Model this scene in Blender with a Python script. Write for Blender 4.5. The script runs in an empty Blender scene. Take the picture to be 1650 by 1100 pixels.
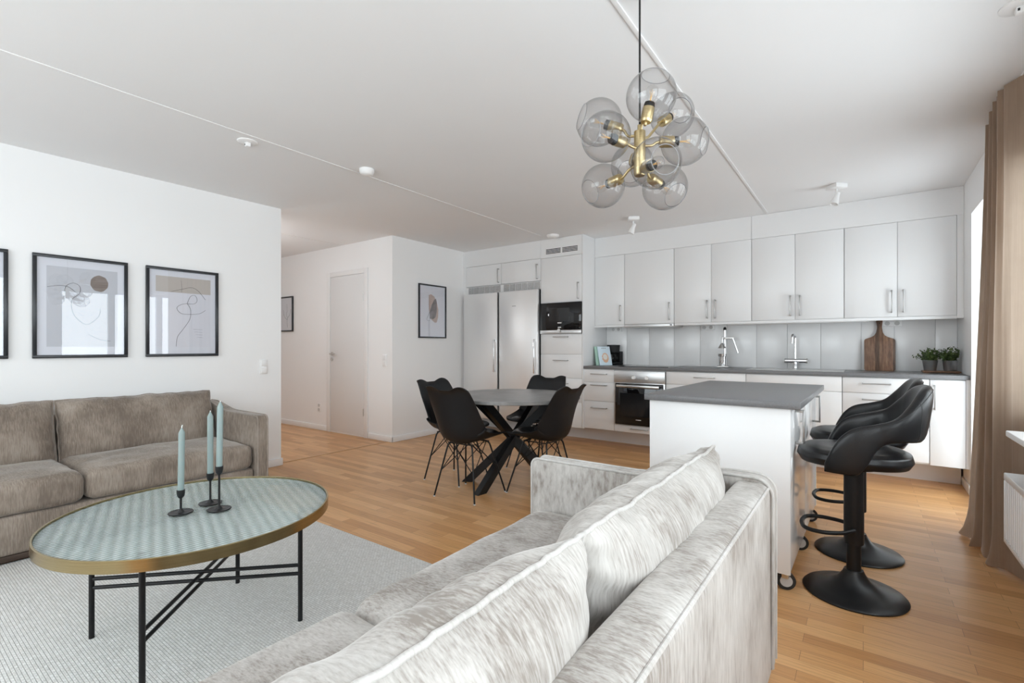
import bpy, bmesh, math, random
from mathutils import Vector, Matrix, noise
random.seed(7)
R = math.radians
C = bpy.context.scene.collection
sc = bpy.context.scene

# ---------------------------------------------------------------- camera, sky, light, exposure
cam_d = bpy.data.cameras.new('camera'); cam = bpy.data.objects.new('camera', cam_d); C.objects.link(cam)
cam.location = (0, 0, 1.1564); cam.rotation_euler = (math.pi/2, 0, 0.6273)
cam_d.sensor_width = 36; cam_d.lens = 36*780.66/1650; cam_d.shift_y = 8.22/1650
cam_d.clip_start = 0.02; cam_d.clip_end = 200
sc.camera = cam
w = bpy.data.worlds.new('world'); sc.world = w; w.use_nodes = True
wn = w.node_tree.nodes; wl = w.node_tree.links
bg = wn['Background']
bg.inputs[0].default_value = (0.90, 0.96, 1.0, 1); bg.inputs[1].default_value = 9.0
sc.view_settings.view_transform = 'Standard'; sc.view_settings.look = 'None'
sc.view_settings.exposure = -0.53; sc.view_settings.gamma = 1.0; sc.view_settings.use_curve_mapping = False
sc.cycles.use_denoising = True
sc.cycles.max_bounces = 12; sc.cycles.diffuse_bounces = 8; sc.cycles.glossy_bounces = 4
sc.cycles.transparent_max_bounces = 32; sc.cycles.transmission_bounces = 8
sc.cycles.caustics_reflective = False; sc.cycles.caustics_refractive = False
sc.cycles.sample_clamp_indirect = 6.0

# window wall openings in the wall X = XW (y0, y1, z0, z1)
XW = 0.68
OPEN = [(4.22, 5.14, 0.06, 2.19), (1.93, 3.56, 0.84, 2.07), (-1.45, 1.60, 0.80, 2.20)]
REAR = (-3.9, -0.6, 0.80, 2.25)          # unseen window added behind the camera for more daylight (x0, x1, z0, z1)
YR = -1.75

def portal(loc, rot, sx, sy):            # sampling guide for the daylight coming through a window
    d = bpy.data.lights.new('daylight_portal', 'AREA'); d.shape = 'RECTANGLE'; d.size = sx; d.size_y = sy
    d.cycles.is_portal = True
    o = bpy.data.objects.new('daylight_portal', d); o.location = loc; o.rotation_euler = rot; C.objects.link(o)
for y0, y1, z0, z1 in OPEN:
    portal((XW+0.27, (y0+y1)/2, (z0+z1)/2), (0, math.pi/2, 0), z1-z0, y1-y0)
portal(((REAR[0]+REAR[1])/2, YR-0.27, (REAR[2]+REAR[3])/2), (math.pi/2, 0, 0), REAR[1]-REAR[0], REAR[3]-REAR[2])

# ---------------------------------------------------------------- materials
def mat(name, col=(.8, .8, .8), rough=.5, metal=0, **k):
    m = bpy.data.materials.new(name); m.use_nodes = True
    b = m.node_tree.nodes['Principled BSDF']
    b.inputs['Base Color'].default_value = (*col, 1); b.inputs['Roughness'].default_value = rough
    b.inputs['Metallic'].default_value = metal
    for n, v in k.items():
        b.inputs[n.replace('_', ' ')].default_value = v
    return m
class NT:
    def __init__(s, m): s.t = m.node_tree; s.n = s.t.nodes; s.l = s.t.links; s.b = s.n.get('Principled BSDF')
    def add(s, ty, **k):
        nd = s.n.new(ty)
        for a, v in k.items():
            if a in nd.inputs: nd.inputs[a].default_value = v
            else: setattr(nd, a, v)
        return nd
    def link(s, a, b): s.l.new(a, b)
    def coords(s, scale=(1, 1, 1), rot=(0, 0, 0)):
        t = s.add('ShaderNodeTexCoord'); m = s.add('ShaderNodeMapping')
        m.inputs['Scale'].default_value = scale; m.inputs['Rotation'].default_value = rot
        s.link(t.outputs['Object'], m.inputs['Vector']); return m.outputs[0]
    def noise(s, vec, scale, detail=3, rough=.5):
        n = s.add('ShaderNodeTexNoise'); n.inputs['Scale'].default_value = scale
        n.inputs['Detail'].default_value = detail; n.inputs['Roughness'].default_value = rough
        s.link(vec, n.inputs['Vector']); return n.outputs['Fac']
    def ramp(s, fac, stops):
        r = s.add('ShaderNodeValToRGB'); e = r.color_ramp.elements
        while len(e) < len(stops): e.new(.5)
        for el, (p, c) in zip(e, stops): el.position = p; el.color = (*c, 1)
        s.link(fac, r.inputs[0]); return r.outputs[0]
    def mix(s, a, b, fac, blend='MIX'):
        m = s.add('ShaderNodeMix', data_type='RGBA', blend_type=blend)
        for i, v in ((0, fac), (6, a), (7, b)):
            if hasattr(v, 'is_output'): s.link(v, m.inputs[i])
            else: m.inputs[i].default_value = v if i == 0 else (*v, 1)
        return m.outputs[2]
    def bump(s, h, strength=.2, dist=.005):
        b = s.add('ShaderNodeBump'); b.inputs['Strength'].default_value = strength; b.inputs['Distance'].default_value = dist
        s.link(h, b.inputs['Height']); s.link(b.outputs[0], s.b.inputs['Normal'])

def painted(name, col, rough=.6, b=.05, spec=.5):
    m = mat(name, col, rough); t = NT(m); t.b.inputs['Specular IOR Level'].default_value = spec
    v = t.coords(); t.bump(t.noise(v, 180, 2), b, .001)
    n = t.noise(v, 1.3, 2)
    t.link(t.ramp(n, [(.3, tuple(c*.985 for c in col)), (.7, col)]), t.b.inputs['Base Color'])
    return m
M = {}
M['wall'] = painted('wall_paint', (.88, .885, .89), .6)
M['ceiling'] = painted('ceiling_paint', (.85, .858, .868), .9, .12, .2)
M['trim'] = painted('trim_paint', (.84, .84, .84), .35, .02)
M['doorpaint'] = painted('door_paint', (.76, .76, .76), .4, .02)
M['cab'] = painted('white_laminate', (.80, .805, .81), .32, .015)
M['gloss'] = painted('glossy_white', (.86, .86, .86), .09, 0.0)
M['splash'] = painted('splash_panel', (.89, .89, .89), .2, .01)
M['steel'] = mat('brushed_steel', (.62, .62, .61), .3, 1)
M['chrome'] = mat('chrome', (.85, .85, .86), .08, 1)
M['handle'] = mat('satin_nickel', (.45, .445, .44), .34, 1)
M['black_glass'] = mat('black_glass', (.006, .006, .007), .03)
M['dark_glass'] = mat('oven_window', (.014, .014, .015), .06)
M['black_plastic'] = mat('black_plastic', (.007, .007, .008), .5, 0, Specular_IOR_Level=.3)
M['appliance_black'] = mat('appliance_black', (.010, .010, .011), .3)
M['black_metal'] = mat('black_metal', (.007, .007, .008), .42, 0, Specular_IOR_Level=.35)
M['satin_black'] = mat('satin_black_metal', (.010, .010, .011), .36, 0, Specular_IOR_Level=.4)
M['rubber'] = mat('rubber', (.02, .02, .02), .7)
M['white_plastic'] = mat('white_plastic', (.85, .85, .85), .35)
M['grey_print'] = mat('grey_print', (.25, .25, .26), .5)
M['socketgrey'] = mat('socket_grey', (.52, .52, .52), .5)
M['light_print'] = mat('light_print', (.8, .8, .8), .5)
M['slot'] = mat('dark_slot', (.02, .02, .02), .8)
M['radiator'] = painted('radiator_enamel', (.84, .85, .86), .3, .01)
M['clearplastic'] = mat('foot_cap', (.6, .6, .6), .4)

# brushed steel fronts
m = M['brushed'] = mat('brushed_steel_front', (.6, .6, .6), .33, .9); t = NT(m)
n = t.noise(t.coords((2, 2, 260)), 3, 4); t.link(t.ramp(n, [(.3, (.50, .50, .50)), (.7, (.62, .62, .62))]), t.b.inputs['Base Color'])
m = M['fridge'] = mat('fridge_steel', (.87, .87, .87), .40, .75); t = NT(m)
n = t.noise(t.coords((240, 2, 2)), 3, 4); t.link(t.ramp(n, [(.3, (.86, .86, .86)), (.7, (.88, .88, .88))]), t.b.inputs['Base Color'])
m = M['mesh_metal'] = mat('perforated_metal', (.33, .33, .33), .5, .4); t = NT(m)
v = t.add('ShaderNodeTexVoronoi'); v.inputs['Scale'].default_value = 260; t.link(t.coords(), v.inputs['Vector'])
t.link(t.ramp(v.outputs['Distance'], [(.2, (.13, .13, .13)), (.5, (.5, .5, .5))]), t.b.inputs['Base Color'])

# brass
m = M['brass'] = mat('brushed_brass', (.56, .42, .20), .3, 1); t = NT(m)
n = t.noise(t.coords((30, 30, 300)), 2, 3); t.link(t.ramp(n, [(.3, (.46, .36, .19)), (.7, (.60, .48, .28))]), t.b.inputs['Base Color'])
m = M['brass_rim'] = mat('dull_brass_rim', (.45, .34, .17), .24, 1); t = NT(m)
n = t.noise(t.coords((3, 3, 300)), 2, 3); t.link(t.ramp(n, [(.3, (.33, .265, .14)), (.7, (.44, .36, .20))]), t.b.inputs['Base Color'])

# oak strip parquet, strips along X
m = M['floor'] = mat('oak_parquet', (.42, .22, .1), .3); t = NT(m)
vec = t.coords()
br = t.add('ShaderNodeTexBrick'); t.link(vec, br.inputs['Vector'])
br.offset = .37; br.offset_frequency = 2; br.squash = 1; 
for k_, v_ in (('Scale', 1), ('Brick Width', .52), ('Row Height', .069), ('Mortar Size', .0007), ('Mortar Smooth', .2), ('Bias', 0)): br.inputs[k_].default_value = v_
t.b.inputs['Specular IOR Level'].default_value = .38; br.inputs['Color1'].default_value = (0, 0, 0, 1); br.inputs['Color2'].default_value = (1, 1, 1, 1); br.inputs['Mortar'].default_value = (.35, .35, .35, 1)
tone = t.ramp(br.outputs['Color'], [(0, (.50, .25, .097)), (.35, (.60, .318, .132)), (.7, (.655, .363, .157)), (1, (.72, .42, .192))])
grain = t.noise(t.coords((2.2, 46, 1)), 2.2, 6, .62)
gr = t.ramp(grain, [(.28, (.72, .70, .66)), (.5, (1, 1, 1)), (.75, (1.1, 1.1, 1.1))])
c1 = t.mix(tone, gr, .85, 'MULTIPLY')
c2 = t.mix(c1, (.22, .11, .05), br.outputs['Fac'])
t.link(c2, t.b.inputs['Base Color'])
rr = t.add('ShaderNodeMapRange'); t.link(grain, rr.inputs[0]); rr.inputs[3].default_value = .24; rr.inputs[4].default_value = .38
t.link(rr.outputs[0], t.b.inputs['Roughness'])
inv = t.add('ShaderNodeMath', operation='MULTIPLY_ADD'); t.link(br.outputs['Fac'], inv.inputs[0]); inv.inputs[1].default_value = -1.0
t.link(grain, inv.inputs[2]); t.bump(inv.outputs[0], .12, .0015)
M['oaktrim'] = mat('oak_threshold', (.52, .30, .14), .35)

# woven rug
m = M['rug'] = mat('woven_rug', (.6, .58, .54), .95); t = NT(m)
t.b.inputs['Specular IOR Level'].default_value = .1
v1 = t.add('ShaderNodeTexBrick'); t.link(t.coords(), v1.inputs['Vector'])
for k_, v_ in (('Scale', 1), ('Brick Width', .021), ('Row Height', .0105), ('Mortar Size', .0016), ('Mortar Smooth', 1.0), ('Bias', 0)): v1.inputs[k_].default_value = v_
v1.inputs['Color1'].default_value = (.76, .75, .725, 1); v1.inputs['Color2'].default_value = (.85, .845, .83, 1); v1.inputs['Mortar'].default_value = (.50, .49, .47, 1)
nz = t.noise(t.coords(), 140, 3)
t.link(t.mix(v1.outputs['Color'], t.ramp(nz, [(.3, (.8, .8, .8)), (.7, (1.06, 1.06, 1.06))]), .8, 'MULTIPLY'), t.b.inputs['Base Color'])
hh = t.add('ShaderNodeMath', operation='MULTIPLY_ADD'); t.link(v1.outputs['Fac'], hh.inputs[0]); hh.inputs[1].default_value = -1.2; t.link(nz, hh.inputs[2])
t.bump(hh.outputs[0], .55, .004)

# crushed chenille / velvet with streaky nap
def velvet(name, dark, mid, light, sheen, streak=(20, 75, 7.0)):
    m = mat(name, mid, .85); t = NT(m)
    t.b.inputs['Sheen Weight'].default_value = sheen; t.b.inputs['Sheen Roughness'].default_value = .35
    t.b.inputs['Sheen Tint'].default_value = (.95, .93, .9, 1); t.b.inputs['Specular IOR Level'].default_value = .15
    n1 = t.noise(t.coords(streak), 2.4, 5, .6)
    n2 = t.noise(t.coords((1, 1, .8)), 4.2, 3, .6)
    n3 = t.noise(t.coords((1.2, 3, .4)), 90, 2, .5)
    a = t.add('ShaderNodeMath', operation='MULTIPLY_ADD'); t.link(n2, a.inputs[0]); a.inputs[1].default_value = .52; 
    a2 = t.add('ShaderNodeMath', operation='MULTIPLY_ADD'); t.link(n1, a2.inputs[0]); a2.inputs[1].default_value = .42
    a3 = t.add('ShaderNodeMath', operation='MULTIPLY'); t.link(n3, a3.inputs[0]); a3.inputs[1].default_value = .10
    t.link(a3.outputs[0], a2.inputs[2]); t.link(a2.outputs[0], a.inputs[2])
    t.link(t.ramp(a.outputs[0], [(.42, dark), (.52, mid), (.63, light)]), t.b.inputs['Base Color'])
    t.bump(a.outputs[0], .25, .004)
    return m
M['sofa'] = velvet('taupe_velvet', (.17, .137, .112), (.25, .205, .168), (.335, .285, .242), .35)
M['sofa_pale'] = velvet('pale_grey_velvet', (.255, .225, .20), (.42, .395, .37), (.54, .52, .495), .4)
M['piping_pale'] = velvet('pale_grey_piping', (.42, .40, .375), (.50, .48, .46), (.56, .545, .525), .5)
M['piping'] = velvet('taupe_piping', (.22, .18, .15), (.28, .235, .20), (.34, .29, .25), 1.0)
M['curtain'] = velvet('brown_curtain', (.34, .25, .185), (.38, .285, .215), (.43, .33, .255), .6, (60, 60, 1.5))
t = NT(M['curtain']); tl = t.add('ShaderNodeBsdfTranslucent'); tl.inputs[0].default_value = (.62, .50, .40, 1)
mx = t.add('ShaderNodeMixShader'); mx.inputs[0].default_value = .38; t.link(t.b.outputs[0], mx.inputs[1]); t.link(tl.outputs[0], mx.inputs[2]); t.link(mx.outputs[0], t.n['Material Output'].inputs[0])
M['darkwood'] = mat('dark_wood', (.05, .03, .02), .5)

# leather
m = M['leather'] = mat('black_leather', (.006, .006, .007), .3, 0, Specular_IOR_Level=.38); t = NT(m)
v = t.add('ShaderNodeTexVoronoi'); v.inputs['Scale'].default_value = 330; t.link(t.coords(), v.inputs['Vector']); t.bump(v.outputs['Distance'], .12, .0015)
M['stitch'] = mat('stitching', (.02, .02, .02), .6)
# concrete-look table top
m = M['concrete'] = mat('grey_concrete_top', (.2, .2, .2), .3); t = NT(m)
n = t.noise(t.coords(), 5, 6, .65); t.link(t.ramp(n, [(.3, (.12, .118, .115)), (.5, (.19, .187, .182)), (.72, (.30, .295, .29))]), t.b.inputs['Base Color'])
m = M['counter'] = mat('graphite_worktop', (.1, .1, .105), .36); t = NT(m)
n = t.noise(t.coords(), 160, 3); t.link(t.ramp(n, [(.3, (.135, .135, .14)), (.7, (.168, .168, .173))]), t.b.inputs['Base Color'])

# walnut staves
m = M['walnut'] = mat('walnut', (.2, .1, .06), .45); t = NT(m)
n = t.noise(t.coords((30, 30, 2.2)), 2, 5, .6)
wv = t.add('ShaderNodeTexBrick'); t.link(t.coords((1, 1, 1), (0, R(90), 0)), wv.inputs['Vector'])
g1 = t.ramp(n, [(.25, (.07, .032, .02)), (.5, (.22, .115, .066)), (.75, (.36, .215, .13))])
sp = t.add('ShaderNodeSeparateXYZ'); t.link(t.coords(), sp.inputs[0])
st = t.add('ShaderNodeValToRGB'); st.color_ramp.interpolation = 'CONSTANT'
e = st.color_ramp.elements
for _ in range(3): e.new(.5)
for el, (p_, c_) in zip(e, [(0, .95), (.36, .45), (.50, .95), (.62, 1.15), (.92, .5)]): el.position = p_; el.color = (c_, c_, c_, 1)
mr = t.add('ShaderNodeMapRange'); t.link(sp.outputs[0], mr.inputs[0]); mr.inputs[1].default_value = -.12; mr.inputs[2].default_value = .12
t.link(mr.outputs[0], st.inputs[0]); t.link(t.mix(g1, st.outputs[0], 1, 'MULTIPLY'), t.b.inputs['Base Color'])
M['traywood'] = mat('tray_wood', (.17, .085, .045), .5)
M['zinc'] = mat('zinc', (.55, .57, .58), .28, .9)
m = M['leaf'] = mat('leaf_green', (.06, .10, .025), .5); t = NT(m)
n = t.noise(t.coords(), 45, 2); t.link(t.ramp(n, [(.3, (.03, .055, .012)), (.6, (.085, .135, .035)), (.8, (.16, .2, .06))]), t.b.inputs['Base Color'])
m = M['wax'] = mat('pale_blue_wax', (.23, .30, .295), .45); NT(m).b.inputs['Subsurface Weight'].default_value = .15
M['wick'] = mat('waxed_wick', (.75, .78, .76), .6)
M['paper'] = mat('mat_board', (.80, .81, .84), .7)
M['print_grey'] = painted('print_grey', (.60, .61, .63), .7, 0)
M['print_beige'] = painted('print_beige', (.58, .53, .47), .7, 0)
M['print_white'] = mat('print_white', (.78, .78, .81), .7)
M['print_dim'] = mat('print_paper', (.72, .72, .72), .7)
M['ink'] = mat('print_ink', (.03, .03, .035), .7)
m = M['brown_blob'] = mat('print_brown', (.24, .19, .16), .8); t = NT(m)
n = t.noise(t.coords((1, 3, 14)), 6, 4); t.link(t.ramp(n, [(.3, (.19, .145, .118)), (.7, (.29, .235, .20))]), t.b.inputs['Base Color'])
M['peach_blob'] = mat('print_peach', (.56, .43, .37), .8)
m = M['grey_blob'] = mat('print_greybrown', (.18, .155, .15), .8); t = NT(m)
n = t.noise(t.coords((1, 1, 1)), 14, 5); t.link(t.ramp(n, [(.3, (.09, .078, .075)), (.7, (.30, .26, .25))]), t.b.inputs['Base Color'])
M['frame'] = mat('black_frame', (.016, .018, .022), .28)
M['greycut'] = mat('book_mint', (.42, .62, .52), .6)
M['bookblue'] = mat('book_blue', (.66, .78, .86), .5)
M['bookpage'] = mat('book_pages', (.75, .73, .68), .8)
M['peach'] = mat('book_peach', (.72, .45, .30), .6)
M['added_lampglow'] = mat('added_lamp_glow', (.9, .9, .9), .5, 0, Emission_Color=(.95, .98, 1, 1), Emission_Strength=36)  # emission of the fill lamp added in the hall
M['bulbglow'] = mat('filament', (.8, .5, .2), .4)

def glassy(name, tint, ior=1.45, rough=0.0, edge=0):
    m = bpy.data.materials.new(name); m.use_nodes = True; t = NT(m); t.n.remove(t.b); t.b = None
    out = t.n['Material Output']
    tr = t.add('ShaderNodeBsdfTransparent'); tr.inputs[0].default_value = (*tint, 1)
    gl = t.add('ShaderNodeBsdfGlossy'); gl.inputs['Roughness'].default_value = rough; gl.inputs[0].default_value = (1, 1, 1, 1)
    f0 = ((ior-1)/(ior+1))**2          # Schlick reflectance, the same from both sides of the pane
    lw = t.add('ShaderNodeLayerWeight'); lw.inputs['Blend'].default_value = .5
    pw = t.add('ShaderNodeMath', operation='POWER'); t.link(lw.outputs['Facing'], pw.inputs[0]); pw.inputs[1].default_value = 5
    fr = t.add('ShaderNodeMath', operation='MULTIPLY_ADD'); t.link(pw.outputs[0], fr.inputs[0]); fr.inputs[1].default_value = 1-f0; fr.inputs[2].default_value = f0
    if edge:            # longer path through the wall of the glass near its silhouette
        e3 = t.add('ShaderNodeMath', operation='POWER'); t.link(lw.outputs['Facing'], e3.inputs[0]); e3.inputs[1].default_value = 3
        t.link(t.mix(tint, tuple(c*edge for c in tint), e3.outputs[0]), tr.inputs[0])
    mx = t.add('ShaderNodeMixShader'); t.link(fr.outputs[0], mx.inputs[0]); t.link(tr.outputs[0], mx.inputs[1]); t.link(gl.outputs[0], mx.inputs[2])
    t.link(mx.outputs[0], out.inputs[0]); return m
M['smoke'] = glassy('smoked_glass', (.89, .89, .892), 1.5, 0, .40)
M['clear'] = glassy('clear_glass', (.95, .95, .95), 1.45)
M['pane'] = glassy('window_glass', (.97, .98, .98), 1.3)
M['picglass'] = glassy('picture_glass', (.98, .985, 1.0), 1.5)
# patterned table glass: diffuse greenish body, transparency, ribbed gloss
m = M['tableglass'] = bpy.data.materials.new('patterned_glass'); m.use_nodes = True; t = NT(m)
b = t.b; b.inputs['Base Color'].default_value = (.62, .72, .70, 1); b.inputs['Roughness'].default_value = .10; b.inputs['IOR'].default_value = 1.5
sp = t.add('ShaderNodeSeparateXYZ'); t.link(t.coords((2*math.pi/.026, 2*math.pi/.052, 1), (0, 0, R(-36))), sp.inputs[0])
sx = t.add('ShaderNodeMath', operation='SINE'); t.link(sp.outputs[0], sx.inputs[0]); sy = t.add('ShaderNodeMath', operation='SINE'); t.link(sp.outputs[1], sy.inputs[0])
pq = t.add('ShaderNodeMath', operation='MULTIPLY'); t.link(sx.outputs[0], pq.inputs[0]); t.link(sy.outputs[0], pq.inputs[1])
pm = t.add('ShaderNodeMath', operation='MULTIPLY_ADD'); t.link(pq.outputs[0], pm.inputs[0]); pm.inputs[1].default_value = .5; pm.inputs[2].default_value = .5
wvf = pm.outputs[0]; t.bump(wvf, 1.0, .006); t.link(t.mix((.74, .80, .80), (.52, .60, .59), wvf), b.inputs['Base Color'])
tr = t.add('ShaderNodeBsdfTransparent'); t.link(t.mix((.90, .94, .94), (.66, .74, .72), wvf), tr.inputs[0])
mx = t.add('ShaderNodeMixShader'); mx.inputs[0].default_value = .5
t.link(tr.outputs[0], mx.inputs[2]); t.link(b.outputs[0], mx.inputs[1]); t.link(mx.outputs[0], t.n['Material Output'].inputs[0])

# ---------------------------------------------------------------- mesh helpers
def B(): return bmesh.new()
def add(bm, other, mtx=None):
    if mtx is not None: bmesh.ops.transform(other, matrix=mtx, verts=other.verts)
    me = bpy.data.meshes.new('tmp'); other.to_mesh(me); other.free(); bm.from_mesh(me); bpy.data.meshes.remove(me)
def box(bm, x0, x1, y0, y1, z0, z1, bev=0.0, seg=2, mtx=None):
    b = B(); bmesh.ops.create_cube(b, size=1)
    bmesh.ops.transform(b, matrix=Matrix.Translation(((x0+x1)/2, (y0+y1)/2, (z0+z1)/2)) @ Matrix.Diagonal((x1-x0, y1-y0, z1-z0, 1)), verts=b.verts)
    if bev: bmesh.ops.bevel(b, geom=b.edges[:], offset=min(bev, .49*min(x1-x0, y1-y0, z1-z0)), segments=seg, profile=.5, affect='EDGES')
    add(bm, b, mtx)
def frame_of(d):
    d = d.normalized(); a = Vector((0, 0, 1)) if abs(d.z) < .9 else Vector((1, 0, 0))
    u = d.cross(a).normalized(); return u, d.cross(u).normalized()
def cyl(bm, p0, p1, r0, r1=None, n=24):
    p0, p1 = Vector(p0), Vector(p1); r1 = r0 if r1 is None else r1
    u, v = frame_of(p1-p0); rings = []
    for p, r in ((p0, r0), (p1, r1)):
        rings.append([bm.verts.new(p+u*math.cos(2*math.pi*i/n)*r+v*math.sin(2*math.pi*i/n)*r) for i in range(n)])
    for i in range(n): bm.faces.new((rings[0][i], rings[0][(i+1) % n], rings[1][(i+1) % n], rings[1][i]))
    bm.faces.new(rings[0][::-1]); bm.faces.new(rings[1])
def tube(bm, pts, r, n=10, closed=False, sq=False):
    pts = [Vector(p) for p in pts]; rings = []; N = len(pts); u = None
    for i, p in enumerate(pts):
        if closed: d = pts[(i+1) % N]-pts[i-1]
        else: d = pts[min(i+1, N-1)]-pts[max(i-1, 0)]
        d = d.normalized()
        if u is None: u, v = frame_of(d)
        else:
            u = (u-d*u.dot(d)).normalized(); v = d.cross(u)
        v = d.cross(u).normalized()
        rr = r[i] if isinstance(r, (list, tuple)) else r
        rings.append([bm.verts.new(p+(u*math.cos(2*math.pi*k/n)+v*math.sin(2*math.pi*k/n))*rr) for k in range(n)])
    for i in range(N if closed else N-1):
        a, b = rings[i], rings[(i+1) % N]
        for k in range(n): bm.faces.new((a[k], a[(k+1) % n], b[(k+1) % n], b[k]))
    if not closed: bm.faces.new(rings[0][::-1]); bm.faces.new(rings[-1])
def arc(pts, n=6, rad=.03):      # round the corners of a polyline
    pts = [Vector(p) for p in pts]; out = [pts[0]]
    for a, b, c in zip(pts, pts[1:], pts[2:]):
        r = min(rad, (a-b).length*.49, (c-b).length*.49)
        p, q = b+(a-b).normalized()*r, b+(c-b).normalized()*r
        for i in range(n+1):
            t = i/n; out.append(p*(1-t)**2+b*2*t*(1-t)+q*t*t)
    return out+[pts[-1]]
def lathe(bm, prof, c=(0, 0, 0), n=40, mtx=None):
    b = B(); rings = []
    for r, z in prof:
        rings.append([b.verts.new((max(r, 1e-5)*math.cos(2*math.pi*i/n), max(r, 1e-5)*math.sin(2*math.pi*i/n), z)) for i in range(n)])
    for a, d in zip(rings, rings[1:]):
        for i in range(n): b.faces.new((a[i], a[(i+1) % n], d[(i+1) % n], d[i]))
    bmesh.ops.remove_doubles(b, verts=b.verts, dist=5e-5)
    bmesh.ops.recalc_face_normals(b, faces=b.faces)
    add(bm, b, (Matrix.Translation(c) @ mtx) if mtx else Matrix.Translation(c))
def prism(bm, outline, axis, a0, a1, bev=0, seg=2):   # outline in the two other axes, extruded along axis
    b = B()
    def P(p, a):
        if axis == 'x': return (a, p[0], p[1])
        if axis == 'y': return (p[0], a, p[1])
        return (p[0], p[1], a)
    f = b.faces.new([b.verts.new(P(p, a0)) for p in outline])
    r = bmesh.ops.extrude_face_region(b, geom=[f])
    vs = [g for g in r['geom'] if isinstance(g, bmesh.types.BMVert)]
    d = Vector(P((0, 0), a1))-Vector(P((0, 0), a0))
    bmesh.ops.translate(b, vec=d, verts=vs)
    bmesh.ops.recalc_face_normals(b, faces=b.faces)
    if bev:
        ed = [e for e in b.edges if all(len(fc.verts) > 4 for fc in e.link_faces) is False and any(len(fc.verts) > 4 for fc in e.link_faces)]
        bmesh.ops.bevel(b, geom=ed, offset=bev, segments=seg, profile=.5, affect='EDGES')
    add(bm, b)
def softbox(bm, sx, sy, sz, r, c=(0, 0, 0), crown=0, n=18, wr=0, mtx=None, seed=0):
    b = B(); bmesh.ops.create_cube(b, size=2)
    bmesh.ops.subdivide_edges(b, edges=b.edges[:], cuts=n, use_grid_fill=True)
    h = Vector((sx/2, sy/2, sz/2)); inner = h-Vector((r, r, r))
    for v in b.verts:
        p = v.co.copy()
        q = Vector((p.x*h.x, p.y*h.y, p.z*h.z))
        k = Vector([max(-inner[i], min(inner[i], q[i])) for i in range(3)])
        d = q-k
        if d.length > 1e-9: q = k+d.normalized()*r
        if crown: 
            f = max(0, 1-p.x**2)*max(0, 1-p.y**2); q.z += crown*f*(1 if p.z > 0 else -.2)*abs(p.z)
        if wr: q += Vector((1, 1, 1))*0+v.normal*wr*noise.noise(q*9+Vector((seed*7, 0, 0)))
        v.co = q
    add(bm, b, (Matrix.Translation(c) @ mtx) if mtx else Matrix.Translation(c))
def grid(bm, f, nu, nv, closed_u=False):
    vs = [[bm.verts.new(f(i/(nu if closed_u else nu-1), j/(nv-1))) for j in range(nv)] for i in range(nu)]
    for i in range(nu if closed_u else nu-1):
        for j in range(nv-1):
            bm.faces.new((vs[i][j], vs[(i+1) % nu][j], vs[(i+1) % nu][j+1], vs[i][j+1]))
    return vs
def solidify(bm, t):
    bmesh.ops.recalc_face_normals(bm, faces=bm.faces)
    bmesh.ops.solidify(bm, geom=bm.faces[:], thickness=t)

def obj(name, bm, m, parent=None, sharp=38, label=None):
    me = bpy.data.meshes.new(name); 
    bmesh.ops.recalc_face_normals(bm, faces=bm.faces)
    bm.to_mesh(me); bm.free(); me.materials.append(M[m] if isinstance(m, str) else m)
    for p in me.polygons: p.use_smooth = True
    me.set_sharp_from_angle(angle=R(sharp))
    o = bpy.data.objects.new(name, me); C.objects.link(o)
    if parent is not None: o.parent = parent
    if label: o['label'] = label
    return o
def tag(o, label, cat, group=None):
    o['label'] = label; o['category'] = cat
    if group: o['group'] = group
    return o
def thing(name, label, cat, loc=(0, 0, 0), rz=0, group=None):
    o = bpy.data.objects.new(name, None); C.objects.link(o); o.location = loc; o.rotation_euler = (0, 0, rz)
    o.empty_display_size = .1
    return tag(o, label, cat, group)
def struct(name, bm, m, parent=None, sharp=38):
    o = obj(name, bm, m, parent, sharp)
    if parent is None: o['kind'] = 'structure'
    return o
def dup(root, loc, rz, label, group=None):
    r = root.copy(); C.objects.link(r); r.location = loc; r.rotation_euler = (0, 0, rz); r['label'] = label
    if group: r['group'] = group
    for ch in list(root.children):
        c = ch.copy(); C.objects.link(c); c.parent = r
        for g in ch.children:
            d = g.copy(); C.objects.link(d); d.parent = c
    return r
def quick(f, *a, **k):
    bm = B(); f(bm, *a, **k); return bm

# ---------------------------------------------------------------- the room
H = 2.5
XL = -4.605          # left wall plane
YC, YU, YB = 5.175, 5.48, 5.84   # tall cabinet front, wall cabinet front, kitchen wall
YH = 3.889           # hall wall
struct('floor', quick(box, -8.1, XW+.3, YR-.3, YB+.1, -.1, 0), 'floor')
struct('ceiling', quick(box, -8.1, XW+.3, YR-.3, YB+.1, H, H+.1), 'ceiling')
struct('wall_left', quick(box, XL-.14, XL, YR, 2.508, 0, H), 'wall')
struct('wall_hall', quick(box, -8, XL-.12, YH, YH+.12, 0, H), 'wall')
struct('wall_column', quick(box, XL-.12, XL, YH, YB, 0, H), 'wall')
struct('wall_kitchen', quick(box, XL-.12, XW, YB, YB+.1, 0, H), 'wall')
struct('wall_hall_end', quick(box, -8.1, -8, 1.0, YH+.12, 0, H), 'wall')
struct('wall_hall_side', quick(box, -8, XL-.14, 1.0, 1.1, 0, H), 'wall')
bm = B()      # wall with the window openings
ys = [YR-.1]
zz = lambda a, b: box(bm, XW, XW+.28, a, b, 0, H)
prev = YR
for y0, y1, z0, z1 in sorted(OPEN):
    zz(prev, y0); box(bm, XW, XW+.28, y0, y1, 0, z0); box(bm, XW, XW+.28, y0, y1, z1, H); prev = y1
zz(prev, YB)
struct('wall_right', bm, 'wall')
bm = B()
box(bm, XL-.14, REAR[0], YR-.28, YR, 0, H); box(bm, REAR[1], XW+.28, YR-.28, YR, 0, H)
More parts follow.
